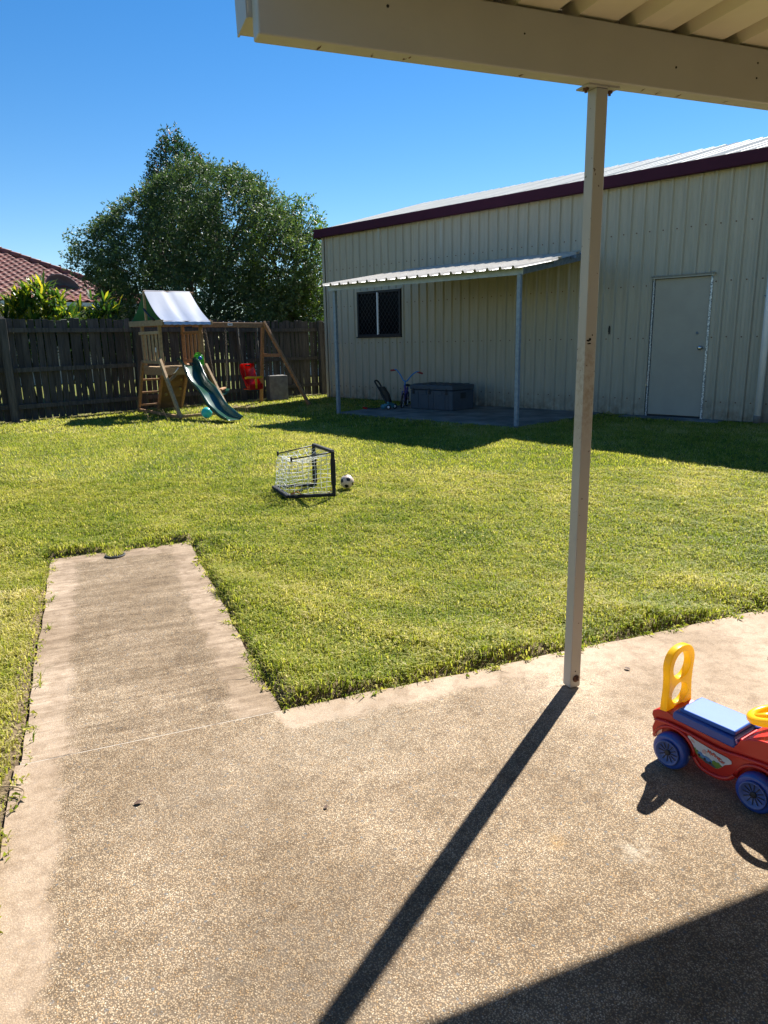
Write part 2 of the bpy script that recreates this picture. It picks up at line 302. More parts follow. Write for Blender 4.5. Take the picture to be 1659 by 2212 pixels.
# ------------------------------------------------------------------ building helpers
def tag(o, label=None, cat=None, group=None, kind=None):
    if label: o['label'] = label
    if cat: o['category'] = cat
    if group: o['group'] = group
    if kind: o['kind'] = kind
    return o
def empty(name, loc, rz=0, **k):
    o = bpy.data.objects.new(name, None); COL.objects.link(o); o.location = loc; o.rotation_euler = (0, 0, rz)
    o.empty_display_size = .1
    return tag(o, **k)
class MB:
    def __init__(s): s.v = []; s.f = []; s.sm = []
    def add(s, vs, fs, smooth=False):
        b = len(s.v); s.v += [tuple(v) for v in vs]; s.f += [tuple(i+b for i in f) for f in fs]; s.sm += [smooth]*len(fs); return s
    def box(s, x0, y0, z0, x1, y1, z1):
        v = [(x, y, z) for z in (z0, z1) for y in (y0, y1) for x in (x0, x1)]
        return s.add(v, [(0, 2, 3, 1), (4, 5, 7, 6), (0, 1, 5, 4), (2, 6, 7, 3), (0, 4, 6, 2), (1, 3, 7, 5)])
    def bar(s, a, b, w, t, n=(0, 0, 1)):
        """board from a to b: t along n (made square to the axis), w across"""
        a, b, n = Vector(a), Vector(b), Vector(n); d = (b-a).normalized()
        n = (n - d*n.dot(d)).normalized(); c = d.cross(n)
        v = [p + c*(i*w/2) + n*(j*t/2) for p in (a, b) for j in (-1, 1) for i in (-1, 1)]
        return s.add(v, [(0, 2, 3, 1), (4, 5, 7, 6), (0, 1, 5, 4), (2, 6, 7, 3), (0, 4, 6, 2), (1, 3, 7, 5)])
    def tube(s, pts, r, n=8, cap=True, closed=False, flat=1.0):
        pts = [Vector(p) for p in pts]; N = len(pts); rr = r if isinstance(r, (list, tuple)) else [r]*N
        vs = []; prev = None
        for i, p in enumerate(pts):
            if closed: d = (pts[(i+1) % N]-pts[i-1])
            else: d = pts[min(i+1, N-1)]-pts[max(i-1, 0)]
            d.normalize()
            if prev is None:
                u = Vector((0, 0, 1)) if abs(d.z) < .9 else Vector((1, 0, 0))
            else: u = prev
            u = (u-d*u.dot(d)).normalized(); prev = u; c = d.cross(u)
            for k in range(n):
                a = 2*math.pi*k/n; vs.append(p+u*math.cos(a)*rr[i]+c*math.sin(a)*rr[i]*flat)
        fs = []
        for i in range(N if closed else N-1):
            j = (i+1) % N
            for k in range(n): fs.append((i*n+k, i*n+(k+1) % n, j*n+(k+1) % n, j*n+k))
        s.add(vs, fs, True)
        if cap and not closed:
            b = len(s.v)-len(vs); s.f += [tuple(b+k for k in reversed(range(n))), tuple(b+(N-1)*n+k for k in range(n))]; s.sm += [False, False]
        return s
    def lathe(s, prof, n=24, c=(0, 0, 0), axis='Z', smooth=True):
        """prof: (radius, height) pairs"""
        vs = []; c = Vector(c)
        for r, h in prof:
            for k in range(n):
                a = 2*math.pi*k/n; x, y = r*math.cos(a), r*math.sin(a)
                vs.append(c+Vector({'Z': (x, y, h), 'Y': (x, h, y), 'X': (h, x, y)}[axis]))
        fs = [(i*n+k, i*n+(k+1) % n, (i+1)*n+(k+1) % n, (i+1)*n+k) for i in range(len(prof)-1) for k in range(n)]
        s.add(vs, fs, smooth); b = len(s.v)-len(vs)
        s.f += [tuple(b+k for k in reversed(range(n))), tuple(b+(len(prof)-1)*n+k for k in range(n))]; s.sm += [False, False]
        return s
    def prism(s, poly, fn, h):
        """poly of 2D points, fn(a, b, t)->3D, extruded t = 0..h"""
        n = len(poly); v = [fn(a, b, 0) for a, b in poly]+[fn(a, b, h) for a, b in poly]
        return s.add(v, [tuple(range(n)), tuple(reversed(range(n, 2*n)))]+[(i, (i+1) % n, n+(i+1) % n, n+i) for i in range(n)])
    def build(s, name, m, parent=None, bevel=0, seg=2, loc=None, smooth=None, recalc=True, kind=None, label=None, sub=0, autosm=False):
        me = bpy.data.meshes.new(name); me.from_pydata(s.v, [], s.f)
        me.polygons.foreach_set('use_smooth', [bool(x) if smooth is None else smooth for x in s.sm])
        if recalc:
            bm = bmesh.new(); bm.from_mesh(me); bmesh.ops.recalc_face_normals(bm, faces=bm.faces); bm.to_mesh(me); bm.free()
        me.materials.append(m if not isinstance(m, str) else MT[m])
        o = bpy.data.objects.new(name, me); COL.objects.link(o)
        if parent is not None: o.parent = parent
        if loc is not None: o.location = loc
        if bevel:
            b = o.modifiers.new('bevel', 'BEVEL'); b.width = bevel; b.segments = seg; b.limit_method = 'ANGLE'; b.angle_limit = R(35)
            if seg > 1: me.polygons.foreach_set('use_smooth', [True]*len(me.polygons)); b.harden_normals = True
        if sub:
            q = o.modifiers.new('sub', 'SUBSURF'); q.levels = q.render_levels = sub
        if kind: o['kind'] = kind
        if label: o['label'] = label
        return o
def npmesh(name, V, F, m, parent=None, tint=None, smooth=False, attrs=None):
    me = bpy.data.meshes.new(name)
    V = np.asarray(V, np.float32); F = np.asarray(F, np.int32); k = F.shape[1]
    me.vertices.add(len(V)); me.vertices.foreach_set('co', V.ravel())
    me.loops.add(F.size); me.loops.foreach_set('vertex_index', F.ravel())
    me.polygons.add(len(F)); me.polygons.foreach_set('loop_start', np.arange(0, F.size, k, dtype=np.int32))
    me.update(calc_edges=True)
    me.polygons.foreach_set('use_smooth', np.full(len(F), bool(smooth)))
    if tint is not None:
        a = me.attributes.new('tint', 'FLOAT', 'POINT'); a.data.foreach_set('value', np.asarray(tint, np.float32))
    for kk, vv in (attrs or {}).items():
        a = me.attributes.new(kk, 'FLOAT', 'POINT'); a.data.foreach_set('value', np.asarray(vv, np.float32))
    me.materials.append(MT[m]); o = bpy.data.objects.new(name, me); COL.objects.link(o)
    if parent is not None: o.parent = parent
    return o
def curve_shape(name, splines, m, parent, depth, bevel, M4, res=3):
    """flat closed outlines with holes, thickened; M4 places the 2D drawing in the parent's space"""
    cu = bpy.data.curves.new(name, 'CURVE'); cu.dimensions = '2D'; cu.fill_mode = 'BOTH'
    cu.extrude = depth; cu.bevel_depth = bevel; cu.bevel_resolution = res
    for pts in splines:
        sp = cu.splines.new('POLY'); sp.points.add(len(pts)-1); sp.use_cyclic_u = True
        for i, (x, y) in enumerate(pts): sp.points[i].co = (x, y, 0, 1)
    return _curve_to_mesh(name, cu, m, parent, M4)
def _curve_to_mesh(name, cu, m, parent, M4):
    t = bpy.data.objects.new('tmp', cu); COL.objects.link(t); bpy.context.view_layer.update()
    me = bpy.data.meshes.new_from_object(t.evaluated_get(bpy.context.evaluated_depsgraph_get()))
    bpy.data.objects.remove(t); me.transform(M4); me.materials.clear(); me.materials.append(MT[m]); me.name = name
    o = bpy.data.objects.new(name, me); COL.objects.link(o); o.parent = parent
    return o
def text_mesh(name, body, size, m, parent, M4, depth=.0003):
    cu = bpy.data.curves.new(name, 'FONT'); cu.body = body; cu.size = size; cu.extrude = depth; cu.align_x = 'CENTER'
    cu.offset = size*.03
    return _curve_to_mesh(name, cu, m, parent, M4)
def copy_tree(o, parent=None):
    c = o.copy(); COL.objects.link(c); c.parent = parent
    for ch in list(o.children): copy_tree(ch, c)
    return c
def catmull(P, k=6):
    P = [Vector(p) for p in P]; out = []
    for i in range(len(P)-1):
        a, b, c, d = P[max(i-1, 0)], P[i], P[i+1], P[min(i+2, len(P)-1)]
        for j in range(k):
            t = j/k; out.append(.5*((2*b)+(c-a)*t+(2*a-5*b+4*c-d)*t*t+(3*b-a-3*c+d)*t**3))
    return out+[P[-1]]

def gz(y):
    t = min(1, max(0, (y-3.8)/6.5)); return .2*t*t*(3-2*t)
def gzv(y):
    t = np.clip((y-3.8)/6.5, 0, 1); return .2*t*t*(3-2*t)
def bumps(x, y, seed=0, s=1.0):
    r = np.random.default_rng(seed+100); z = 0
    for i in range(7):
        a = r.uniform(0, 6.28); f = s*1.8**(i*.55)*r.uniform(.8, 1.25)
        z = z+np.sin((x*math.cos(a)+y*math.sin(a))*f*2+r.uniform(0, 6.28)+1.3*np.sin((x*math.sin(a)-y*math.cos(a))*f*1.1))/(1+i*.35)
    return z/3.2

def lip(x, y):
    e, p = to_h(x, y)
    out = np.where(e > 0, np.minimum(np.maximum(p, -9), np.maximum(e, p)), np.where(e > -.93, p-2.66, 9))
    out = np.where((e > 0) & (p > 0) & (p < 2.66), np.minimum(e, p), out)
    out = np.where(e < -.93, -(e+.93), out); amp = np.where(e < -.93, .45, 1.)
    near = np.clip((out-.02)/.04, 0, 1)*np.clip(1.25-out/.8, 0, 1)*(out > 0)
    return amp*.042*near*np.clip(.8+.5*np.sin(e*7+p*5), .4, 1.2)
# frames: house (patio), shed, playset
HC = np.array([-.428, 2.6]); HA = R(21.85); HE = np.array([math.cos(HA), math.sin(HA)]); HP = np.array([-HE[1], HE[0]])
def hxy(e, p): q = HC+HE*e+HP*p; return q[0], q[1]
def to_h(x, y): dx, dy = x-HC[0], y-HC[1]; return dx*HE[0]+dy*HE[1], dx*HP[0]+dy*HP[1]
SO = np.array([-1.2098, 16.574]); SA = math.atan2(-.70342, .71077); SU = np.array([math.cos(SA), math.sin(SA)]); SV = np.array([-SU[1], SU[0]])
def sxy(u, v): q = SO+SU*u+SV*v; return q[0], q[1]
def to_s(x, y): dx, dy = x-SO[0], y-SO[1]; return dx*SU[0]+dy*SU[1], dx*SV[0]+dy*SV[1]
PO = np.array([-3.41, 12.27]); FA = math.atan2(.742, .670); PA = R(40)

# ================================================================== GROUND
xs = np.concatenate([np.linspace(-600, -30, 14), np.linspace(-25, -9, 20), np.linspace(-8.8, -3.05, 60), np.linspace(-3, 4, 200), np.linspace(4.07, 9, 60), np.linspace(10, 25, 16), np.linspace(40, 600, 14)])
ys = np.concatenate([np.linspace(-300, -6, 10), np.linspace(-5, .9, 12), np.linspace(1, 6, 160), np.linspace(6.06, 24, 160), np.linspace(26, 60, 12), np.linspace(80, 900, 16)])
gx, gy = np.meshgrid(xs, ys); e_, p_ = to_h(gx, gy)
gzz = gzv(gy)+.006*bumps(gx, gy, 3, 1.2)-.012
gzz = gzz+lip(gx, gy)
dins = np.maximum(np.minimum(e_+.93, -p_), np.minimum(np.minimum(e_+.93, -e_), 2.66-p_))
gzz = gzz-.06*np.clip((dins+.012)/.05, 0, 1)
us, vs_ = to_s(gx, gy)
gzz = np.where((us > 2.9) & (us < 6.85) & (vs_ > -2.55) & (vs_ < .5), gzz-.05, gzz)
# bare earth by slabs and fence; dark tone also paints shade under edge grass
dpath = np.minimum(np.abs(e_+.93)+np.where((p_ > -1.5) & (p_ < 2.7), 0, 9), 9)
dpatio = np.where(e_ > 0, np.abs(p_), 9); dpath2 = np.where((p_ > 0) & (p_ < 2.7), np.abs(e_), 9); dend = np.where((e_ > -1) & (e_ < .05), np.abs(p_-2.66), 9)
dd = np.minimum(np.minimum(dpath, dpatio), np.minimum(dpath2, dend))
dirt = np.clip(1.15-dd/.13, 0, 1)
plx = (gx-PO[0])*math.cos(FA)+(gy-PO[1])*math.sin(FA); ply = -(gx-PO[0])*math.sin(FA)+(gy-PO[1])*math.cos(FA)
dirt = np.maximum(dirt, np.clip(1-np.abs(ply-2.15)/.45, 0, 1)*.8*(plx > -4)*(plx < 7))
dirt = np.maximum(dirt, .75*np.exp(-((plx-1.9)**2/.5+(ply-1.1)**2/.16)))
nx, ny = len(xs), len(ys)
V = np.stack([gx.ravel(), gy.ravel(), gzz.ravel()], 1)
ii = (np.arange(ny-1)[:, None]*nx+np.arange(nx-1)[None]).ravel()
F = np.stack([ii, ii+1, ii+1+nx, ii+nx], 1)
ground = npmesh('ground', V, F, 'lawn', attrs={'dirt': dirt.ravel()}, smooth=True); tag(ground, kind='structure')

# patio slab and path (house frame), joint between them
def slab(name, e0, e1, p0, p1, step, path, wob):
    ne = max(2, int((e1-e0)/step)); npp = max(2, int((p1-p0)/step))
    E = np.linspace(e0, e1, ne+1); P = np.linspace(p0, p1, npp+1); EE, PP = np.meshgrid(E, P)
    E2, P2 = EE.copy(), PP.copy()
    dl = EE-e0; dr = e1-EE; dt = p1-PP; db = PP-p0
    if path:
        E2 += np.where(dl < 1e-6, .004*np.sin(PP*5)+.003*np.sin(PP*19+1), 0)+np.where(dr < 1e-6, .004*np.sin(PP*4+2)+.003*np.sin(PP*17), 0)
        P2 += np.where(dt < 1e-6, .004*np.sin(EE*8), 0)
        d = np.minimum(np.minimum(dl, dr), dt)
        edge = np.clip(1-d/.24, 0, 1); smooth = np.clip(1-dl/.22, 0, 1)*.0
    else:
        P2 += np.where(dt < 1e-6, (.004*np.sin(EE*6)+.003*np.sin(EE*21))*(EE > 0), 0)
        E2 += np.where(dl < 1e-6, .005*np.sin(PP*6), 0)
        d = np.minimum(np.where(EE > .0, dt, 9), dl)
        edge = np.clip(1-d/.22, 0, 1)
        # broom-finished, less exposed towards the right
        smooth = np.clip((EE-.55+.35*PP+.15*np.sin(PP*3))/.9, 0, 1)
    X = HC[0]+HE[0]*E2+HP[0]*P2; Y = HC[1]+HE[1]*E2+HP[1]*P2
    Z = gzv(Y)*1.0+0.0*X
    n1 = ne+1; Vt = np.stack([EE.ravel()*0+E2.ravel(), P2.ravel(), Z.ravel()], 1)
    i0 = (np.arange(npp)[:, None]*n1+np.arange(ne)[None]).ravel(); Fc = np.stack([i0, i0+1, i0+1+n1, i0+n1], 1)
    # rim
    rim = list(range(n1))+[r*n1+ne for r in range(1, npp+1)]+[npp*n1+c for c in range(ne-1, -1, -1)]+[r*n1 for r in range(npp-1, 0, -1)]
    Vb = Vt[rim].copy(); Vb[:, 2] -= .1; b = len(Vt); k = len(rim)
    Fr = np.array([[rim[(j+1) % k], rim[j], b+j, b+(j+1) % k] for j in range(k)])
    at = lambda a: np.concatenate([a.ravel(), a.ravel()[rim]])
    o = npmesh(name, np.concatenate([Vt, Vb]), np.concatenate([Fc, Fr]), 'aggregate',
               attrs={'edge': at(edge), 'smooth': at(smooth), 'path': at(np.full(EE.shape, 1. if path else .15))})
    o.location = (HC[0], HC[1], 0); o.rotation_euler = (0, 0, HA); tag(o, kind='structure'); return o
slab('path', -.93, 0, .003, 2.66, .04, True, 1)
slab('patio', -.945, 6.0, -3.8, -.003, .05, False, 1)
o = MB().box(-.93, -.02, -.05, .0, .02, -.0008).build('joint_filler', 'joint'); o.location = (HC[0], HC[1], 0); o.rotation_euler = (0, 0, HA); tag(o, kind='structure')
o = MB().box(3.0, -2.45, -.1, 6.75, -.02, .012).build('concrete_slab', 'concrete_old', bevel=.01, seg=1)
o.location = (SO[0], SO[1], .2); o.rotation_euler = (0, 0, SA); tag(o, kind='structure')
o = MB().box(7.2, -.35, -.1, 8.7, -.02, .006).build('door_step', 'concrete_old', bevel=.01, seg=1)
o.location = (SO[0], SO[1], .2); o.rotation_euler = (0, 0, SA); tag(o, kind='structure')

# ================================================================== GRASS
def grass_ok(x, y):
    e, p = to_h(x, y); u, v = to_s(x, y)
    wob = .018*np.sin(p*11)+.012*np.sin(p*29+1)+.01*np.sin(p*53); wob2 = .018*np.sin(e*12)+.014*np.sin(e*31)+.01*np.sin(e*57)
    bad = (e > -.945+wob-.01) & (p < -.012+wob2*.9)
    bad |= (e > -.915+wob) & (e < -.012+wob) & (p < 2.65+wob2)
    bad |= (u > 3.02) & (u < 6.73) & (v > -2.42) & (v < .1)
    bad |= (u > 7.2) & (u < 8.7) & (v > -.33) & (v < .1)
    bad |= (u > 0) & (v > -.02)
    return ~bad
def edge_dist(x, y):
    e, p = to_h(x, y)
    d1 = np.where((p < 2.7), np.abs(e+.93), 9); d2 = np.where(e > -.1, np.abs(p), 9)
    d3 = np.where((p > 0) & (p < 2.7), np.abs(e), 9); d4 = np.where((e > -1) & (e < .05), np.abs(p-2.66), 9)
    return np.minimum(np.minimum(d1, d2), np.minimum(d3, d4))
def grass(n, y0, y1, hmin, hmax, wd, name_seed, lim=None, segs=2):
    r = np.random.default_rng(name_seed)
    y = np.sqrt(r.uniform(y0*y0, y1*y1, n)) if y1 < 12 else r.uniform(y0, y1, n)
    hw = y*.56+.9
    x = r.uniform(-1, 1, n)*hw
    k = grass_ok(x, y)
    x, y = x[k], y[k]
    # beyond the fence nothing
    ply = -(x-PO[0])*math.sin(FA)+(y-PO[1])*math.cos(FA)
    k = (ply < 2.25); x, y, ply = x[k], y[k], ply[k]
    plx = (x-PO[0])*math.cos(FA)+(y-PO[1])*math.sin(FA)
    # thinner in worn places
    dens = 1-.4*np.clip(bumps(x, y, 5, 2.2), 0, 1)*.6-.5*np.clip(bumps(x, y, 6, 9)+.05, 0, 1)
    dens *= 1-.85*np.exp(-((plx-1.9)**2/.5+(ply-1.1)**2/.16))
    dens *= 1-.7*np.clip(1-np.abs(ply-2.1)/.25, 0, 1)
    ed = edge_dist(x, y); e, p = to_h(x, y)
    left = (e < -.9) & (p < 2.0)
    dens *= np.where(left, np.clip(.30+ed/.13, 0, 1), np.clip(.75+ed/.1, 0, 1))
    k = r.uniform(0, 1, len(x)) < dens
    x, y, ed, left = x[k], y[k], ed[k], left[k]; N = len(x)
    clump = bumps(x, y, 9, 7.0)
    h = r.uniform(hmin, hmax, N)*(1+.6*clump)
    lush = np.clip(1-ed/.45, 0, 1)*np.where(left, .35, 1.0)*np.clip(.6+.6*bumps(x, y, 4, 3), .1, 1.3)
    h = h*(1+.85*lush)*np.where(ed < .028, .55, 1.)
    z = gzv(y)+.006*bumps(x, y, 3, 1.2)-.012+lip(x, y)
    a = r.uniform(0, 2*math.pi, N); a2 = bumps(x, y, 11, 6)*2.5
    lean = r.uniform(.25, 1.25, N)
    dx, dy = np.cos(a+a2*.4), np.sin(a+a2*.4)
    wx, wy = -dy, dx
    W = wd*r.uniform(.6, 1.4, N)
    tint = np.clip(.42+.28*bumps(x, y, 21, .9)+.16*bumps(x, y, 22, 4)+r.normal(0, .17, N)-.22*lush+.06+.35*np.where(left & (ed < .25), 1, 0), 0, 1)
    dry = r.uniform(0, 1, N) < .055+.10*np.clip(bumps(x, y, 23, 1.4), 0, 1); tint[dry] = np.clip(r.uniform(.75, 1, dry.sum()), 0, 1)
    B = np.stack([x, y, z], 1)
    def off(f, hh): return B+np.stack([dx*f*h*lean, dy*f*h*lean, hh*h], 1)
    wv = np.stack([wx*W/2, wy*W/2, np.zeros(N)], 1)
    if segs == 2:
        m_ = off(.32, .62); t = off(1.0, .88/(1+.25*lean))
        V = np.stack([B-wv, B+wv, m_+wv*.85, m_-wv*.85, t], 1).reshape(-1, 3)
        i = np.arange(N)*5
        F = np.concatenate([np.stack([i, i+1, i+2], 1), np.stack([i, i+2, i+3], 1), np.stack([i+3, i+2, i+4], 1)])
        T = np.repeat(tint, 5)
    else:
        t = off(.8, .85)
        V = np.stack([B-wv, B+wv, t], 1).reshape(-1, 3); i = np.arange(N)*3
        F = np.stack([i, i+1, i+2], 1); T = np.repeat(tint, 3)
    return V, F, T
parts = [grass(250000, 1.4, 4.6, .014, .036, .0048, 1), grass(260000, 4.6, 7.2, .014, .036, .0062, 2),
         grass(210000, 7.2, 10.5, .016, .036, .009, 3, segs=1), grass(190000, 10.5, 18.5, .018, .045, .017, 4, segs=1)]
off = 0; VV, FF, TT = [], [], []
for v, f, t in parts: VV.append(v); FF.append(f+off); TT.append(t); off += len(v)
g = npmesh('grass', np.concatenate(VV), np.concatenate(FF), 'grass', tint=np.concatenate(TT)); tag(g, kind='stuff', label='short yellow green lawn grass growing over the whole back yard', cat='grass')

V, F, T = [], [], []
rr_ = np.random.default_rng(77)
for i in range(95):
    side = rr_.integers(0, 4)
    if side == 0: e0, p0, de, dp_ = rr_.uniform(0, 2.6), .0, rr_.uniform(-.5, .5), -1
    elif side == 1: e0, p0, de, dp_ = .0, rr_.uniform(.1, 2.6), -1, rr_.uniform(-.5, .5)
    elif side == 2: e0, p0, de, dp_ = -.94, rr_.uniform(-1.4, 2.6), 1, rr_.uniform(-.5, .5)
    else: e0, p0, de, dp_ = rr_.uniform(-.9, 0), 2.66, rr_.uniform(-.5, .5), -1
    L_ = rr_.uniform(.01, .055)
    for j in range(rr_.integers(3, 9)):
        t = rr_.uniform(-.3, 1); ex, px_ = e0+de*L_*t+rr_.normal(0, .008), p0+dp_*L_*t+rr_.normal(0, .008); x, y = hxy(ex, px_); a = rr_.uniform(0, 6.28); h_ = rr_.uniform(.004, .022); l_ = rr_.uniform(.010, .032)
        n_ = len(V); z = gz(y)+.001; w_ = .0014; V += [(x-w_*math.sin(a), y+w_*math.cos(a), z), (x+w_*math.sin(a), y-w_*math.cos(a), z), (x+l_*.5*math.cos(a)+w_*math.sin(a), y+l_*.5*math.sin(a), z+h_), (x+l_*math.cos(a), y+l_*math.sin(a), z+h_*.6)]
        F += [(n_, n_+1, n_+2, n_+3)]; T += [rr_.uniform(.0, 1)]*4
o = npmesh('grass_runners', V, F, 'grass', tint=T); tag(o, kind='stuff', label='stray grass runners and dry clippings creeping over the concrete edges', cat='grass')

# ================================================================== SHED
shed = empty('shed', (SO[0], SO[1], .2), SA, label='cream ribbed steel shed with plum gutter, one grey-cream door and one black window', cat='shed')
RP = .205
def ribprof(x0, x1, phase, depth, base=.042, top=.020, swage=True):
    """points (x, outward height) of ribbed cladding between x0 and x1"""
    pts = [(x0, 0)]; k = math.floor((x0-phase)/RP)-1
    while True:
        c = phase+k*RP; k += 1
        if c-base/2 > x1+.2: break
        seg = [(c-base/2, 0), (c-top/2, depth), (c+top/2, depth), (c+base/2, 0)]
        if swage:
            for q in (.36, .64):
                m_ = c+RP*q; seg += [(m_-.008, 0), (m_-.003, .0035), (m_+.003, .0035), (m_+.008, 0)]
        for q in seg:
            if x0+1e-4 < q[0] < x1-1e-4: pts.append(q)
    pts.append((x1, 0)); return pts
WALL_H = 3.5
holes = [(1.06, 2.31, 1.31, 2.22), (7.49, 8.37, .0, 2.05)]
def hgt(pts, x):
    for (a, ha), (b, hb) in zip(pts, pts[1:]):
        if a <= x <= b: return ha+(hb-ha)*(x-a)/max(b-a, 1e-6)
    return 0
k = 0; x0 = .05
while x0 < 10.5:
    x1 = x0+4*RP; P = ribprof(x0, x1, .11, .032, .056, .026)
    for h in holes:
        for q in h[:2]:
            if x0 < q < x1: P.append((q, hgt(P, q)))
    P.sort(); mb = MB(); lift = .0015*(k % 2)
    for (a, ha), (b, hb) in zip(P, P[1:]):
        if b-a < 1e-5: continue
        iv = [(0, WALL_H)]; mid = (a+b)/2
        for h in holes:
            if h[0] < mid < h[1]: iv = [(0, h[2]), (h[3], WALL_H)] if h[2] > 0 else [(h[3], WALL_H)]
        for z0, z1 in iv:
            mb.add([(a, -ha-lift, z0), (b, -hb-lift, z0), (b, -hb-lift, z1), (a, -ha-lift, z1)], [(0, 1, 2, 3)])
    mb.build('wall_sheet', 'clad', shed, recalc=False); x0 = x1; k += 1
MB().box(0, .01, 0, .012, 7.0, 3.5).box(0, 6.99, 0, 10.5, 7.0, 3.5).box(10.49, .01, 0, 10.5, 7, 3.5).build('back_walls', 'cream', shed)
MB().box(-.012, -.034, 0, .055, -.029, 3.44).box(-.016, -.034, 0, -.012, .05, 3.44).build('corner_flashing', 'cream', shed)
MB().box(0, .012, -.05, 10.5, .10, .0).build('footing', 'concrete_old', shed)
# roof sheets, ribs running up the slope
SL = .27
x0 = -.10
while x0 < 10.6:
    x1 = min(x0+4*RP, 10.75); P = ribprof(x0, x1, .11, .045, .066, .026); mb = MB()
    for (a, ha), (b, hb) in zip(P, P[1:]):
        mb.add([(a, -.06, 3.55+ha-.06*SL), (b, -.06, 3.55+hb-.06*SL), (b, 3.45, 3.55+hb+3.45*SL), (a, 3.45, 3.55+ha+3.45*SL)], [(0, 1, 2, 3)])
        mb.add([(a, 3.47, 3.55+ha+3.45*SL), (b, 3.47, 3.55+hb+3.45*SL), (b, 7.1, 3.53+hb), (a, 7.1, 3.53+ha)], [(0, 1, 2, 3)])
    mb.build('roof_sheet', 'roof_cream', shed, recalc=False); x0 = x1
MB().add([(-.11, -.05, 3.50), (-.11, 3.46, 3.50+3.46*SL), (-.11, 7.05, 3.50), (-.11, -.05, 3.38), (-.11, 3.46, 3.36+3.46*SL), (-.11, 7.05, 3.38),
          (-.09, -.05, 3.50), (-.09, 3.46, 3.50+3.46*SL), (-.09, 7.05, 3.50), (-.09, -.05, 3.38), (-.09, 3.46, 3.36+3.46*SL), (-.09, 7.05, 3.38)],
         [(0, 1, 4, 3), (1, 2, 5, 4), (6, 9, 10, 7), (7, 10, 11, 8), (0, 6, 7, 1), (1, 7, 8, 2), (3, 4, 10, 9), (4, 5, 11, 10), (0, 3, 9, 6), (2, 8, 11, 5)]).build('barge_board', 'plum', shed)
gp_ = [(-.035, 3.50), (-.035, 3.425), (-.13, 3.415), (-.142, 3.43), (-.15, 3.56), (-.158, 3.572), (-.165, 3.566), (-.152, 3.408), (-.13, 3.398), (-.028, 3.408), (-.028, 3.50)]
MB().prism(gp_, lambda a, b, t: (-.12+t, a, b), 10.8).build('gutter', 'plum', shed)
MB().box(-.125, -.16, 3.40, -.119, -.028, 3.568).build('gutter_end_cap', 'plum', shed)
sc_ = MB()
for z in (.26, 1.18, 1.95, 2.72):
    xx = .11+RP/2
    while xx < 10.4:
        c = xx+.0
        if not any(h[0]-.02 < c < h[1]+.02 and h[2]-.02 < z < h[3]+.05 for h in holes):
            sc_.lathe([(.010, 0), (.010, .004), (.007, .006), (.007, .010), (.004, .0115)], 6, (c, -.0105, z+random.uniform(-.004, .004)), 'Y')
        xx += RP
o = sc_.build('wall_screws', 'rust', shed); o['kind'] = 'stuff'
# door
door = MB().box(7.525, .005, .03, 8.335, .045, 2.03).build('door', 'cream_door', shed, bevel=.003, seg=1)
MB().lathe([(.030, 0), (.030, -.006), (.012, -.012), (.012, -.038), (.026, -.046), (.030, -.058), (.025, -.070), (.006, -.074)], 16, (8.27, .004, 1.03), 'Y').build('knob', mat('chrome', (.6, .6, .6), rough=.18, metal=1), door)
MB().lathe([(.020, 0), (.020, -.006), (.014, -.012)], 14, (8.20, .004, 1.24), 'Y').box(8.195, -.022, 1.222, 8.205, -.006, 1.258).build('deadbolt', MT['galv'], door)
MB().box(7.49, -.012, .0, 7.518, .05, 2.05).build('door_jamb', 'galv_spangle', shed)
MB().box(8.342, -.012, .0, 8.372, .05, 2.05).build('door_jamb', 'galv_spangle', shed)
MB().box(7.47, -.050, 2.05, 8.40, .02, 2.075).box(7.47, -.050, 2.035, 8.40, -.046, 2.075).build('door_head_flashing', 'cream', shed)
MB().box(7.49, .0, -.02, 8.37, .06, .022).build('door_sill', 'boxdark', shed)
# window
win = MB()
wx0, wx1, wz0, wz1 = 1.06, 2.31, 1.31, 2.22
win.box(wx0, -.045, wz0, wx1, .0, wz0+.045).box(wx0, -.045, wz1-.045, wx1, 0, wz1).box(wx0, -.045, wz0+.045, wx0+.045, 0, wz1-.045).box(wx1-.045, -.045, wz0+.045, wx1, 0, wz1-.045)
win = win.build('window', 'black', shed, bevel=.003, seg=1)
MB().box(1.105, -.012, 1.355, 1.655, -.008, 2.175).build('pane', 'glass', win)
MB().box(1.685, -.018, 1.355, 2.265, -.014, 2.175).build('pane', 'glass', win)
MB().box(1.655, -.052, 1.345, 1.685, -.002, 2.185).build('mullion', 'white', win)
gr = MB()
for (a, b) in ((1.11, 1.65), (1.69, 2.26)):
    z0, z1 = 1.36, 2.17; wdt = b-a; hh = z1-z0; s = .105
    for sg in (1, -1):
        c = -hh*.8
        while c < wdt+hh*.8:
            # line x = a + c + sg*(z-z0)*.8
            pts = []
            t0, t1 = 0, hh
            xa = c if sg == 1 else c
            def X(t): return a+c+sg*t*.8
            ts = [0, hh]
            if sg == 1: lo_, hi_ = max(0, -c/.8), min(hh, (wdt-c)/.8)
            else: lo_, hi_ = max(0, (c-wdt)/.8), min(hh, c/.8)
            if hi_ > lo_+.01: gr.bar((X(lo_), -.033-sg*.001, z0+lo_), (X(hi_), -.033-sg*.001, z0+hi_), .007, .003, (0, 1, 0))
            c += s
gr.build('security_grille', 'black', win)
MB().box(1.03, -.055, 2.22, 2.34, .0, 2.235).build('window_head_flashing', 'cream', shed)
MB().box(1.03, -.055, 1.285, 2.34, -.002, 1.308).build('window_sill', 'black', shed)
MB().box(2.314, -.031, .0, 2.33, -.0285, 1.283).build('sheet_edge', 'cream', shed)
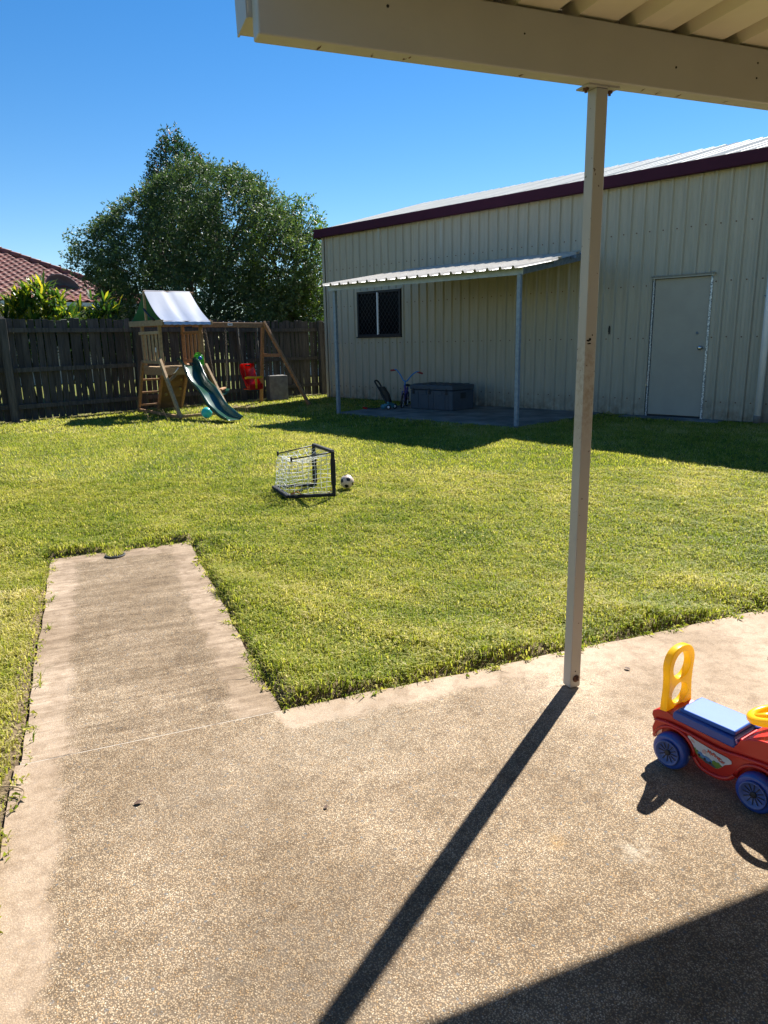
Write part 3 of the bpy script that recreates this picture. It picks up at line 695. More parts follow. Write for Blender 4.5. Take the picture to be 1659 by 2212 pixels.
# small hook and tap fittings left on the wall
MB().tube([(6.83, -.03, 1.36), (6.83, -.05, 1.35), (6.835, -.055, 1.31), (6.83, -.05, 1.28)], .007, 6).box(6.82, -.03, 1.25, 6.84, -.026, 1.38).build('wall_hook', 'hole', shed)
MB().box(2.77, -.029, .93, 2.785, -.02, .99).build('wall_hook', 'hole', shed)

# downpipe with its own base coupling
dp = empty('downpipe', (*sxy(9.17, -.12), .2), SA, label='white plastic downpipe running down the shed wall right of the door', cat='downpipe')
MB().lathe([(.045, .10), (.045, 3.30)], 16).tube([(0, 0, 3.3), (0, .03, 3.38), (0, .03, 3.42)], .045, 12).build('pipe', 'white', dp)
MB().lathe([(.052, .0), (.052, .10), (.050, .105)], 16).build('base_coupling', 'concrete_block', dp)
MB().box(-.055, -.03, 1.7, .055, .125, 1.72).build('bracket', 'galv', dp)

# ================================================================== AWNING
AWD = .04
_q = sxy(3.07, -2.46); _c, _n = math.cos(SA+AWD), math.sin(SA+AWD)
aw = empty('awning', (_q[0]-_c*3.07-_n*2.46, _q[1]-_n*3.07+_c*2.46, .2), SA+AWD, label='low galvanised lean-to awning over the slab and the shed window', cat='awning')
for (x, y) in ((3.07, -2.46), (6.70, -2.50)):
    MB().box(x-.028, y-.028, -.02, x+.028, y+.028, 2.06).build('post', 'galv_post', aw, bevel=.004, seg=1)
MB().box(2.97, -2.515, 2.05, 6.76, -2.509, 2.15).box(2.97, -2.509, 2.144, 6.76, -2.44, 2.15).box(2.97, -2.509, 2.05, 6.76, -2.49, 2.056).build('front_beam', 'galv_beam', aw)
def az(y): return 2.155+(2.55-2.155)*(y+2.5)/2.45
for x, xr in ((3.07, 3.07), (6.68, 6.50)):
    MB().bar((x, -2.43, az(-2.43)-.055), (xr, -.05, az(-.05)-.055), .04, .10, (0, 0, 1)).build('rafter', 'galv', aw)
for y in (-1.7, -.9, -.2):
    MB().box(2.97, y-.02, az(y)-.045, 6.60-.1*y, y+.02, az(y)-.004).build('purlin', 'galv', aw)
x0 = 2.92
k = 0
while x0 < 6.8:
    x1 = min(x0+4*RP, 6.86); P = ribprof(x0, x1, 3.04, .034, .056, .024); mb = MB()
    for (a, ha), (b, hb) in zip(P, P[1:]):
        ya, yb = -2.72, -.09
        if a > 6.46: yb = -.3-2.4*min(1, (a-6.46)/.40)*.75
        for th in (0, -.0012):
            mb.add([(a, ya, az(ya)+ha+th), (b, ya, az(ya)+hb+th), (b, yb, az(yb)+hb+th), (a, yb, az(yb)+ha+th)], [(0, 1, 2, 3)])
    mb.build('roof_sheet', 'awn', aw, recalc=False); x0 = x1; k += 1

# ================================================================== PATIO COVER (house frame)
pc = empty('patio_cover', (HC[0], HC[1], 0), HA, label='cream painted patio roof corner with its beam, gutter end and slender square post', cat='patio roof')
post = MB().box(1.145, -.323, .006, 1.195, -.273, 2.25).build('post', 'post', pc, bevel=.004)
MB().lathe([(.016, 0), (.016, -.002), (.009, -.003), (.009, -.009), (.0045, -.0095), (.0045, -.016)], 8, (1.172, -.3235, .045), 'Y').build('anchor_bolt', 'rust', post)
MB().lathe([(.0028, 0), (.0028, -.0008)], 8, (1.168, -.3232, .078), 'Y').build('screw_hole', 'hole', post)
MB().box(1.105, -.333, 2.250, 1.235, -.263, 2.2555).build('cap_plate', 'post', post)
for x in (1.120, 1.220):
    MB().lathe([(.011, 2.250), (.011, 2.244), (.005, 2.2438), (.005, 2.236)], 6, (x, -.298, 0)).build('bolt', 'rust', post)
chips = MB()
for (dx, z, sx, sz) in ((.012, 1.405, .008, .004), (.020, 1.41, .006, .006), (.016, 1.395, .010, .003), (.030, 1.425, .003, .004)):
    n_ = 7; poly = [(1.145+dx+sx*math.cos(2*math.pi*i/n_)*random.uniform(.6, 1.1), z+sz*math.sin(2*math.pi*i/n_)*random.uniform(.6, 1.1)) for i in range(n_)]
    chips.prism(poly, lambda a, b, t: (a, -.3230-t, b), .0006)
chips.build('paint_chip', 'hole', post)
# beam: C section closed towards the house
BX0, BX1 = -.03, 6.0
beam = MB().box(BX0, -.360, 2.256, BX1, -.292, 2.436).build('beam', 'patio_paint', pc, bevel=.006, seg=3)
hl = MB()
for x, z, r in ((.36, 2.375, .0045), (1.45, 2.330, .004), (1.83, 2.385, .0035), (1.83, 2.335, .0035), (.83, 2.36, .003)):
    hl.lathe([(r, 0), (r, -.0012)], 10, (x, -.3602, z), 'Y')
hl.build('screw_hole', 'hole', beam, kind='stuff')
st = MB()
for i in range(11):
    x = random.uniform(.1, 3.2); n_ = 6; L_ = random.uniform(.003, .009)
    poly = [(x+L_*math.cos(2*math.pi*i/n_)*random.uniform(.6, 1), -.325+random.uniform(-.02, .02)+.003*math.sin(2*math.pi*i/n_)) for i in range(n_)]
    st.prism(poly, lambda a, b, t: (a, b, 2.2557-t), .0006)
st.build('rust_spot', 'rust', beam, kind='stuff')
gpf = [(-.292, 2.475), (-.292, 2.335), (-.286, 2.330), (-.175, 2.326), (-.166, 2.333), (-.160, 2.435), (-.152, 2.447), (-.146, 2.440), (-.154, 2.326), (-.166, 2.318), (-.289, 2.322), (-.2915, 2.335)]
MB().prism([(a+.001, b) for a, b in gpf], lambda a, b, t: (-.040+t, a, b), 6.04).build('gutter', 'patio_paint', pc)
MB().prism([(-.290, 2.475), (-.290, 2.319), (-.160, 2.314), (-.148, 2.45)], lambda a, b, t: (-.0465+t, a, b), .006).build('gutter_end_cap', 'patio_paint', pc)
PR = .235; x0 = -.06; k = 0
while x0 < 5.9:
    x1 = x0+3*PR; mb = MB(); pts = [(x0, 0)]
    for j in range(3):
        c = x0+PR*(j+.5); pts += [(c-.042, 0), (c-.018, .036), (c+.018, .036), (c+.042, 0)]
    pts.append((x1, 0))
    ya, yb = -.24, -3.8; zs = lambda y: 2.441+(-.30-y)*.035
    for (a, ha), (b, hb) in zip(pts, pts[1:]):
        for th in (0, .0012):
            mb.add([(a, ya, zs(ya)+ha+th), (b, ya, zs(ya)+hb+th), (b, yb, zs(yb)+hb+th), (a, yb, zs(yb)+ha+th)], [(0, 1, 2, 3)])
    mb.build('roof_sheet', 'patio_sheet', pc, recalc=False); x0 = x1; k += 1
# house wall the roof runs back to (unseen behind camera, added for the light)
hw = MB().box(-3.0, -4.0, 0, 6.0, -3.8, 2.7).build('unseen_house_wall', mat('pale brick render', (.42, .36, .28), rough=.85)); hw.location = (HC[0], HC[1], 0); hw.rotation_euler = (0, 0, HA)
tag(hw, kind='structure')

exec_later = []
# ================================================================== FENCE
fo = empty('paling_fence', (PO[0]-2.15*math.sin(FA), PO[1]+2.15*math.cos(FA), .2), FA, label='old grey hardwood paling fence along the back of the yard, behind the playset', cat='fence')
pal = []
for j in range(6):
    w_ = random.uniform(.092, .104); h_ = 1.66+random.uniform(-.02, .03); mb = MB(); seg = 5; bow = random.uniform(-.012, .012); tw = random.uniform(-.004, .004)
    vs = []
    for i in range(seg+1):
        t = i/seg; off_ = bow*math.sin(math.pi*t)
        for (a, b) in ((-w_/2, 0), (w_/2, 0), (w_/2, .011), (-w_/2, .011)):
            vs.append((a*(1+random.uniform(-.03, .03))+off_*.5, b+off_*.6+tw*t*(a/w_)*4, t*h_+(random.uniform(-.008, .008) if i == seg else 0)))
    fs = [(i*4+q, i*4+(q+1) % 4, (i+1)*4+(q+1) % 4, (i+1)*4+q) for i in range(seg) for q in range(4)]+[(3, 2, 1, 0), tuple(seg*4+q for q in range(4))]
    mb.add(vs, fs); o = mb.build('paling', 'fence', fo); pal.append(o)
x = -5.6; i = 0
while x < 8.6:
    if i < 6: o = pal[i]
    else: o = random.choice(pal[:6]).copy(); COL.objects.link(o)
    o.name = 'paling'
    o.location = (x, .03+random.uniform(-.004, .004), .015+random.uniform(-.02, .02)); o.rotation_euler = (random.uniform(-.006, .006), random.uniform(-.013, .013), random.uniform(-.03, .03))
    x += .118+random.uniform(-.006, .006); i += 1
for z in (.24, .86, 1.50):
    for a, b in ((-5.7, -1.9), (-1.88, 2.9), (2.92, 8.7)):
        MB().bar((a, -.010, z+random.uniform(-.015, .015)), (b, -.010, z+random.uniform(-.015, .015)), .075, .045, (0, 1, 0)).build('rail', 'fence', fo)
for x in (-4.3, -1.88, .52, 2.92, 5.3, 7.7):
    o = MB().box(-.06, -.10, -.1, .06, -.034, 1.70+random.uniform(-.02, .02)).build('fence_post', 'fence', fo, bevel=.004, seg=1); o.location = (x, 0, 0); o.rotation_euler = (0, random.uniform(-.025, .005), 0)

# ================================================================== PLAYSET
ps = empty('playset', (PO[0], PO[1], .2), PA, label='timber climbing tower with blue canopy, green wave slide and swing beam', cat='playset')
def bd(name, a, b, w_, t_, n=(0, 0, 1), m_='timber', par=None): return MB().bar(a, b, w_, t_, n).build(name, m_, par or ps, bevel=.003, seg=1)
XL, XR, YF, YR = .05, .82, .68, 1.42
YM = (YF+YR)/2+.04
# upper posts
for x in (XL, XR):
    for y in (YF, YR):
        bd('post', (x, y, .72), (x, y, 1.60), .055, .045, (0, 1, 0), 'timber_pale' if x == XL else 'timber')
# splayed legs
bd('leg', (XL-.05, YF+.0, .99), (0, 0, 0), .075, .045, (1, 0, 0), 'timber_pale')
bd('leg', (XL-.05, YR-.0, .93), (.08, 2.02, 0), .065, .045, (1, 0, 0), 'timber')
bd('leg', (XR+.05, YR-.02, .86), (.93, 2.0, 0), .065, .045, (1, 0, 0), 'timber')
bd('leg', (XR+.05, YF+.02, .86), (.95, .05, 0), .075, .045, (1, 0, 0), 'timber_pale')
bd('leg', (.40, YR+.05, .84), (.46, 2.0, 0), .055, .045, (1, 0, 0), 'timber')
# gable beams, eave beams, ridge, king posts
for x in (XL-.05, XR+.05):
    bd('gable_beam', (x, .40, 1.59), (x, 1.86, 1.60), .095, .035, (1, 0, 0), 'timber_pale' if x < .5 else 'timber')
    bd('king_post', (x, YM, 1.60), (x, YM, 2.14), .045, .035, (1, 0, 0), 'timber_pale')
bd('eave_beam', (XL-.03, .41, 1.585), (XR+.10, .41, 1.585), .07, .035, (0, 1, 0), 'timber_pale')
bd('eave_beam', (XL-.03, 1.82, 1.585), (XR+.10, 1.82, 1.585), .07, .035, (0, 1, 0))
bd('ridge_pole', (XL-.06, YM, 2.125), (XR+.1, YM, 2.125), .04, .03, (0, 1, 0))
# side panels: rails and slats
for x, mm in ((XL, 'timber_pale'), (XR, 'timber')):
    xo = x-.035 if x == XL else x
    bd('rail', (xo, YF-.04, 1.43), (xo, YR+.08, 1.43), .055, .022, (1, 0, 0), mm)
    bd('rail', (xo, YF-.04, .93), (xo, YR+.06, .93), .055, .022, (1, 0, 0), mm)
    for q in range(4):
        y = YF+.14+q*.155
        bd('slat', (xo+.02, y, .93), (xo+.02, y, 1.42), .08, .016, (1, 0, 0), mm)
# deck
bd('deck_beam', (XL-.03, YF-.02, .765), (XR+.08, YF-.02, .765), .125, .035, (0, 1, 0), 'timber_pale')
bd('deck_beam', (XL-.03, YR+.02, .765), (XR+.08, YR+.02, .765), .125, .035, (0, 1, 0))
bd('deck_beam', (XL-.02, YF, .765), (XL-.02, YR, .765), .125, .035, (1, 0, 0))
bd('deck_beam', (XR+.05, YF, .765), (XR+.05, YR, .765), .125, .035, (1, 0, 0), 'timber_pale')
for q in range(7):
    y = YF+.02+q*.115
    bd('deck_board', (XL-.04, y, .838), (XR+.08, y, .838), .104, .018, (0, 0, 1), 'timber_pale')
# ladder rungs on the back, climbing wall beside them
def back(z): t = 1-z/.9; return YR+.03+t*.56
for z in (.12, .36, .60): bd('rung', (.04, back(z)-.01, z), (.43, back(z)-.01, z), .035, .04, (0, 1, 0), 'timber')
rw = None
for q in range(7):
    z0, z1 = .03+q*.105, .03+q*.105+.10
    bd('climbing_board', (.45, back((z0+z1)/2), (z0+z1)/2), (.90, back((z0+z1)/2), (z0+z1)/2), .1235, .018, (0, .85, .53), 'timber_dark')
hold = MB().lathe([(.001, .0), (.028, .0), (.030, .012), (.018, .026), (.002, .03)], 9, axis='Y').build('climbing_hold', 'rock_hold', ps); hold.location = (.58, back(.5)-.03, .5); hold.rotation_euler = (R(180), 0, 0)
for (x, z) in ((.80, .58), (.55, .30), (.72, .24), (.82, .40)):
    h2 = hold.copy(); COL.objects.link(h2); h2.location = (x, back(z)-.03, z); h2.name = 'climbing_hold'
# ground rails and low brace
bd('ground_rail', (-.02, .03, .03), (.93, .07, .03), .05, .04, (0, 1, 0), 'timber_pale')
bd('ground_rail', (-.03, .0, .03), (.06, 2.0, .03), .05, .04, (1, 0, 0), 'timber')
bd('brace', (XL+.02, .50, .62), (.30, YF, .72), .05, .03, (0, 1, 0), 'timber_pale')
bd('brace', (.95, .35, .42), (1.25, .75, .42), .06, .03, (0, 0, 1), 'timber')
# canopy
def canopy(name, m_, dz, side):
    mb = MB(); n1, n2 = 14, 12; vs = []
    ye, yr = (.36, YM) if side < 0 else (1.90, YM)
    for i in range(n1+1):
        t = i/n1
        for j in range(n2+1):
            s = j/n2; x = XL-.05+(XR-XL+.09)*s
            y = yr+(ye-yr)*t; z = 2.155+(1.60-2.155)*t-.085*math.sin(math.pi*t)*(1-.45*s)
            z += .006*math.sin(s*17+t*3)*t-.008*math.exp(-((s-.5)/.03)**2)
            vs.append((x, y, z+dz))
    fs = [(i*(n2+1)+j, i*(n2+1)+j+1, (i+1)*(n2+1)+j+1, (i+1)*(n2+1)+j) for i in range(n1) for j in range(n2)]
    mb.add(vs, fs, True); return mb.build(name, m_, ps, recalc=False)
for sd_ in (-1, 1):
    canopy('canopy_panel', 'canopy_out', 0, sd_); canopy('canopy_lining', 'canopy_in', -.006, sd_)
hm = MB(); vs = []
for j in range(41):
    s = j/40; x = XL-.05+(XR-XL+.09)*s; wv = .006*math.sin(s*38)
    vs += [(x, .355+wv, 1.602), (x, .352+wv*1.5, 1.555+.004*math.sin(s*50))]
hm.add(vs, [(2*j, 2*j+1, 2*j+3, 2*j+2) for j in range(40)], True).build('canopy_hem', 'hem', ps, recalc=False)
MB().tube([(XL-.08, YM, 1.84), (XL-.08, YM-.25, 1.70), (XL-.08, YM-.42, 1.64)], .018, 8).build('telescope', 'black', ps)
MB().box(XL-.054, .78, 1.10, XL-.046, .81, 1.18).build('white_tag', 'white', ps)
MB().tube([(.22, .64, .73), (.23, .59, .75), (.29, .57, .83)], .010, 8).build('grab_handle', 'white', ps)
# swing frame
bd('swing_beam', (XR+.05, 1.10, 1.575), (2.40, 1.10, 1.56), .09, .045, (0, 1, 0), 'timber')
bd('leg', (2.36, 1.06, 1.62), (2.93, .44, 0), .075, .045, (1, 0, 0), 'timber')
bd('leg', (2.38, 1.14, 1.58), (2.70, 1.90, 0), .075, .045, (1, 0, 0), 'timber')
bd('cross_bar', (2.56, .82, .98), (2.52, 1.42, .98), .065, .03, (1, 0, 0), 'timber')
MB().box(1.58, 1.072, 1.555, 1.68, 1.078, 1.60).build('maker_plate', 'white', ps)
MB().box(1.60, 1.069, 1.570, 1.66, 1.0715, 1.585).build('plate_print', 'dish', ps)
for x in (1.05, 1.25, 1.5, 1.62, 1.8, 1.95, 2.2, 2.32):
    MB().lathe([(.014, 1.617), (.014, 1.626), (.004, 1.63)], 8, (x, 1.10, 0)).build('beam_bolt', 'galv', ps)
# wave slide
prof = [(.60, .855), (.52, .84), (.40, .77), (.22, .60), (.05, .475), (-.15, .40), (-.32, .345), (-.55, .225), (-.78, .135), (-1.0, .09), (-1.18, .07), (-1.36, .055)]
prof = [(.70, .865), (.55, .85), (.44, .79), (.30, .66), (.12, .53), (-.08, .46), (-.27, .40), (-.46, .29), (-.66, .17), (-.88, .10), (-1.12, .055), (-1.36, .045)]
cl = catmull([(0, y, z) for y, z in prof], 5)
sec = [(-.185, .060), (-.180, .095), (-.165, .098), (-.150, .085), (-.138, .03), (-.115, .006), (-.06, 0), (.06, 0), (.115, .006), (.138, .03), (.150, .085), (.165, .098), (.180, .095), (.185, .060)]
mb = MB(); vs = []; N = len(cl)
for i, c in enumerate(cl):
    t = i/(N-1); cx = .50-.24*t; d = (cl[min(i+1, N-1)]-cl[max(i-1, 0)]).normalized(); nn = Vector((0, -d.z, d.y));
    if nn.z < 0: nn = -nn
    wall = 1.15 if t < .85 else 1.15-(t-.85)*4.5
    if t < .06: wall = 1.25
    for (a, b) in sec:
        p = Vector((cx+a*.9, c.y, c.z))+nn*(b*wall-.0); vs.append(p)
k = len(sec); fs = [(i*k+j, i*k+j+1, (i+1)*k+j+1, (i+1)*k+j) for i in range(N-1) for j in range(k-1)]
mb.add(vs, fs, True); sl = mb.build('slide', 'slide', ps, recalc=True, smooth=True)
q = sl.modifiers.new('thick', 'SOLIDIFY'); q.thickness = .012; q.offset = 0
rim = MB()
for sgn in (-1, 1):
    pts = []
    for i, c in enumerate(cl):
        t = i/(N-1); cx = .50-.24*t; d = (cl[min(i+1, N-1)]-cl[max(i-1, 0)]).normalized(); nn = Vector((0, -d.z, d.y)); nn = nn if nn.z > 0 else -nn
        wall = 1.15 if t < .85 else 1.15-(t-.85)*4.5
        if t < .06: wall = 1.25
        pts.append(Vector((cx+sgn*.155, c.y, c.z))+nn*.098*wall)
    rim.tube(pts, .012, 8)
rim.build('slide_rim', 'slide', ps)

# sling swing (hangs from the beam)
def chain(mb, a, b, r=.0055, link=.035):
    a, b = Vector(a), Vector(b); d = b-a; n_ = int(d.length/link); u = d.normalized()
    for i in range(n_):
        c = a+u*(i+.5)*link; side = Vector((1, 0, 0)) if i % 2 else Vector((0, 1, 0)); side = (side-u*side.dot(u)).normalized()
        pts = [c+u*(math.cos(t)*link*.62)+side*(math.sin(t)*link*.32) for t in [k*math.pi/3 for k in range(6)]]
        mb.tube(pts, r, 4, closed=True)
pl = lambda x, y, z: (PO[0]+x*math.cos(PA)-y*math.sin(PA), PO[1]+x*math.sin(PA)+y*math.cos(PA), .2+z)
ss = empty('sling_swing', pl(1.36, 1.10, .33), PA, label='green sling swing on knotted chains, nearer the tower', cat='swing', group='swings hanging from the playset beam')
for x0, x1 in ((1.12, 1.25), (1.54, 1.49)):
    mb = MB(); chain(mb, (x0-1.36, 0, 1.20), (x1-1.36, 0, .05)); mb.build('chain', 'rope', ss)
    MB().tube([Vector((x0-1.36+.02*math.cos(t), 0, 1.12+.03*math.sin(t))) for t in np.linspace(0, 2*math.pi, 12, endpoint=False)], .006, 6, closed=True).build('ring', 'chain', ss)
mb = MB(); pts = [(-.13, .05), (-.11, -.01), (-.06, -.045), (0, -.055), (.06, -.045), (.12, -.01), (.14, .05)]
mb.prism([(a, b) for a, b in pts]+[(a, b-.012) for a, b in reversed(pts)], lambda a, b, t: (a, t-.07, b), .14).build('seat', 'slide', ss, smooth=True)

# red bucket swing
bs = empty('bucket_swing', pl(2.04, 1.12, .32), PA, label='red plastic toddler bucket swing with yellow T-bar', cat='swing', group='swings hanging from the playset beam')
# shell: back, seat, sides as a lofted U
mb = MB(); vs = []; rows = [(-.02, .14, .52, 0), (.03, .165, .50, .02), (.05, .17, .42, .05), (.04, .165, .32, .07), (.02, .165, .24, .11), (.0, .17, .17, .20), (-.02, .17, .09, .27)]
# each row: y of back middle, half width, height z, how far the sides wrap forward
secn = 13
for (yb, hw_, z, wrap) in rows:
    for j in range(secn):
        s = -1+2*j/(secn-1); ang = s*math.pi/2
        x = hw_*math.sin(ang) if abs(s) < 1 else hw_*s
        y = .13+yb-(1-math.cos(ang))*wrap
        vs.append((x, y, z))
# floor rows
for (k_, z, fr) in ((.85, .045, .8), (.5, .02, .6), (.05, .015, .4)):
    for j in range(secn):
        s = -1+2*j/(secn-1); ang = s*math.pi/2
        vs.append((.17*k_*math.sin(ang), (.11-(1-math.cos(ang))*.27)*k_+(1-k_)*-.02, z))
nr = len(rows)+3
fs = [(i*secn+j, i*secn+j+1, (i+1)*secn+j+1, (i+1)*secn+j) for i in range(nr-1) for j in range(secn-1)]
mb.add(vs, fs, True); o = mb.build('shell', 'red', bs, smooth=True); q = o.modifiers.new('t', 'SOLIDIFY'); q.thickness = .014; q = o.modifiers.new('s', 'SUBSURF'); q.levels = q.render_levels = 1
MB().box(-.13, -.17, .012, .13, .10, .035).box(-.155, -.18, .02, .155, -.150, .13).build('seat_base', 'red', bs, bevel=.012, seg=3)
MB().tube([(-.045, .102, .475), (.045, .102, .475)], .014, 8).build('hand_slot', 'hole', bs)
MB().tube([(-.19, -.10, .24), (-.16, -.15, .255), (0, -.17, .245), (.16, -.15, .255), (.19, -.10, .24)], .022, 10).tube([(0, -.17, .24), (0, -.185, .15), (0, -.18, .04)], [.024, .020, .024], 10).build('t_bar', 'yellow', bs)
for x, xt in ((-.17, -.22), (.17, .20)):
    mb = MB().tube([(xt, 0, 1.02), (x, -.10, .25)], .005, 6).tube([(xt, 0, 1.02), (x*.9, .09, .50)], .005, 6); mb.build('rope', 'rope', bs)
    mb = MB(); chain(mb, (xt, 0, 1.21), (xt, 0, 1.02), .005, .03); mb.build('chain', 'chain', bs)

# lime green toy standing on the deck
gt = empty('toy_mailbox', pl(.74, .68, .848), PA, label='lime green plastic toy box with blue front on the playset deck', cat='toy')
pr = [(-.075, 0), (.075, 0), (.078, .13), (.06, .185), (.0, .20), (-.06, .185), (-.078, .13)]
MB().prism(pr, lambda a, b, t: (a, t-.05, b), .11).build('body', 'lime', gt, bevel=.012, seg=3)
MB().lathe([(.036, 0), (.034, -.012), (.02, -.018), (.002, -.02)], 16, (0, -.052, .13), 'Y').build('dial', 'toyblue', gt)
MB().tube([(-.06, 0, .19), (-.055, 0, .215), (0, 0, .222), (.05, 0, .215)], .010, 8).build('handle', 'lime', gt)

# teal ball resting by the slide
def gw(x, y): return gz(y)-.005
tb = MB(); tb.lathe([(.092*math.sin(a), -.092*math.cos(a)) for a in np.linspace(.02, math.pi-.02, 20)], 28)
o = tb.build('beach_ball', 'teal'); o.location = (*pl(.36, -.24, 0)[:2], .2+.088); tag(o, label='turquoise inflatable ball on the grass beside the slide', cat='ball')
MB().lathe([(.012, 0), (.012, .006), (.006, .01)], 8, (-.01, -.03, -.088)).build('valve', 'hole', o)

# concrete block by the fence
o = MB().box(-.20, -.20, -.02, .20, .20, .52).box(-.17, -.17, .52, .17, .17, .525).build('concrete_block', 'concrete_block', bevel=.012, seg=2)
o.location = (-2.31, 16.15, .2); o.rotation_euler = (0, 0, FA-R(28)); tag(o, label='square grey concrete block standing on the ground behind the swing frame', cat='block')

# ================================================================== SOCCER GOAL
A_ = np.array([-.443, 6.293]); B_ = np.array([-.651, 6.749]); C_ = np.array([-.840, 6.232]); D_ = np.array([-1.036, 6.690])
go = empty('soccer_goal', (-.74, 6.49, gz(6.5)), 0, label='small folding black soccer goal with white net on the lawn', cat='goal')
gl = lambda q, z: (q[0]+.74, q[1]-6.49, z)
def sl_(name, a, b, r, m_='blackfab', flat=1.0): return MB().tube([a, b], r, 10, flat=flat).build(name, m_, go)
H_ = .41
MB().bar(gl(A_, .0), gl(A_, H_), .032, .022, (0, 1, 0)).build('goal_post', 'blackfab', go, bevel=.007)
MB().bar(gl(B_, .0), gl(B_, H_), .032, .022, (0, 1, 0)).build('goal_post', 'blackfab', go, bevel=.007)
MB().bar(gl(A_, .10), gl(A_, H_-.07), .044, .034, (0, 1, 0)).build('post_sleeve', 'blackfab', go, bevel=.01)
MB().bar(gl(B_, .05), gl(B_, H_-.07), .044, .034, (0, 1, 0)).build('post_sleeve', 'blackfab', go, bevel=.01)
MB().bar(gl(A_, H_-.005), gl(B_, H_-.005), .040, .030, (0, 0, 1)).build('crossbar', 'blackfab', go, bevel=.009)
MB().bar(gl(A_, .018), gl(C_, .018), .034, .03, (0, 0, 1)).build('base_bar', 'blackfab', go, bevel=.008)
MB().bar(gl(B_, .018), gl(D_, .018), .034, .03, (0, 0, 1)).build('base_bar', 'blackfab', go, bevel=.008)
MB().bar(gl(C_, .018), gl(D_, .018), .046, .03, (0, 0, 1)).build('base_bar', 'blackfab', go, bevel=.008)
rA = np.array([-.815, 6.34]); rB = np.array([-.975, 6.63])
MB().tube([gl(A_, H_-.01), gl(rA, .335)], .006, 6).lathe([(.010, -.02), (.010, .02)], 8, gl(rA, .335)).build('top_rod', 'black', go)
MB().tube([gl(B_, H_-.01), gl(rB, .345)], .006, 6).lathe([(.010, -.02), (.010, .02)], 8, gl(rB, .345)).build('top_rod', 'black', go)
for q, z, dx in ((A_, .31, -.03), (B_, .30, -.03), (A_, .05, -.05), (B_, .05, -.05)):
    MB().tube([gl(q, z+.06), (gl(q, z)[0]+dx*.6, gl(q, z)[1], z+.03), (gl(q, z)[0]+dx*.1, gl(q, z)[1], z)] if z > .2 else [gl(q, z+.03), (gl(q, z)[0]+dx, gl(q, z)[1], z-.02)], .004, 5).build('strap', 'orange', go)
MB().tube([gl(C_*.95+A_*.05, .04), gl(C_*.8+A_*.2, .06), gl(C_*.72+A_*.28, .03)], .004, 5).build('strap', 'orange', go)
net = MB(); L3 = lambda a, b, t: np.array(a)*(1-t)+np.array(b)*t
def patch(c00, c10, c01, c11, nu, nv, sag):
    def P(u, v):
        p = L3(L3(c00, c10, u), L3(c01, c11, u), v); s = math.sin(math.pi*u)*math.sin(math.pi*v)
        return Vector(p)+Vector(sag)*s+Vector((.006*math.sin(u*19+v*7), .006*math.sin(v*17+u*5), .005*math.sin(u*13+v*11)))
    for i in range(nu+1): net.tube([P(i/nu, j/14) for j in range(15)], .0023, 4)
    for j in range(nv+1): net.tube([P(i/14, j/nv) for i in range(15)], .0023, 4)
a0, a1 = gl(A_, .05), gl(A_, H_-.03); b0, b1 = gl(B_, .05), gl(B_, H_-.03)
c0, c1 = gl(C_*.93+D_*.07, .03), gl(rA*.98+rB*.02, .31); d0, d1 = gl(D_*.93+C_*.07, .03), gl(rB, .33)
patch(c0, d0, c1, d1, 7, 8, (-.0, -.0, -.0))
patch(c0, a0, c1, a1, 7, 8, (.0, .04, 0))
patch(d0, b0, d1, b1, 7, 8, (.0, -.03, 0))
patch(c1, a1, d1, b1, 7, 7, (0, 0, -.06))
net.build('net', 'net', go)

# soccer ball: white sphere with black pentagon panels
ball = bpy.data.meshes.new('soccer_ball'); bm = bmesh.new(); bmesh.ops.create_icosphere(bm, subdivisions=5, radius=.064)
ph = (1+5**.5)/2; ico = [Vector(v).normalized() for v in [(0, s1, s2*ph) for s1 in (1, -1) for s2 in (1, -1)]+[(s1, s2*ph, 0) for s1 in (1, -1) for s2 in (1, -1)]+[(s2*ph, 0, s1) for s1 in (1, -1) for s2 in (1, -1)]]
rot = Matrix.Rotation(.55, 3, 'X') @ Matrix.Rotation(.5, 3, 'Z'); ico = [rot @ v for v in ico]
bm.verts.ensure_lookup_table()
for f in bm.faces:
    c = f.calc_center_median().normalized(); best = max(ico, key=lambda v: v.dot(c)); ang = math.acos(min(1, best.dot(c)))
    nb = sorted(ico, key=lambda v: -v.dot(best))[1:6]
    pd = c-best*c.dot(best); lim = .36
    if ang < .5:
        # pentagon: distance limit depends on direction
        dm = max((pd.normalized().dot((v-best*v.dot(best)).normalized()) for v in nb)) if pd.length > 1e-4 else 1
        if math.tan(ang)*dm < .29: f.material_index = 1
    f.smooth = True
bm.to_mesh(ball); bm.free(); ball.materials.append(MT['ballwhite']); ball.materials.append(MT['black'])
o = bpy.data.objects.new('soccer_ball', ball); COL.objects.link(o); o.location = (-.338, 6.60, gz(6.6)+.070)
tag(o, label='scuffed white and black soccer ball on the grass right of the goal', cat='ball')

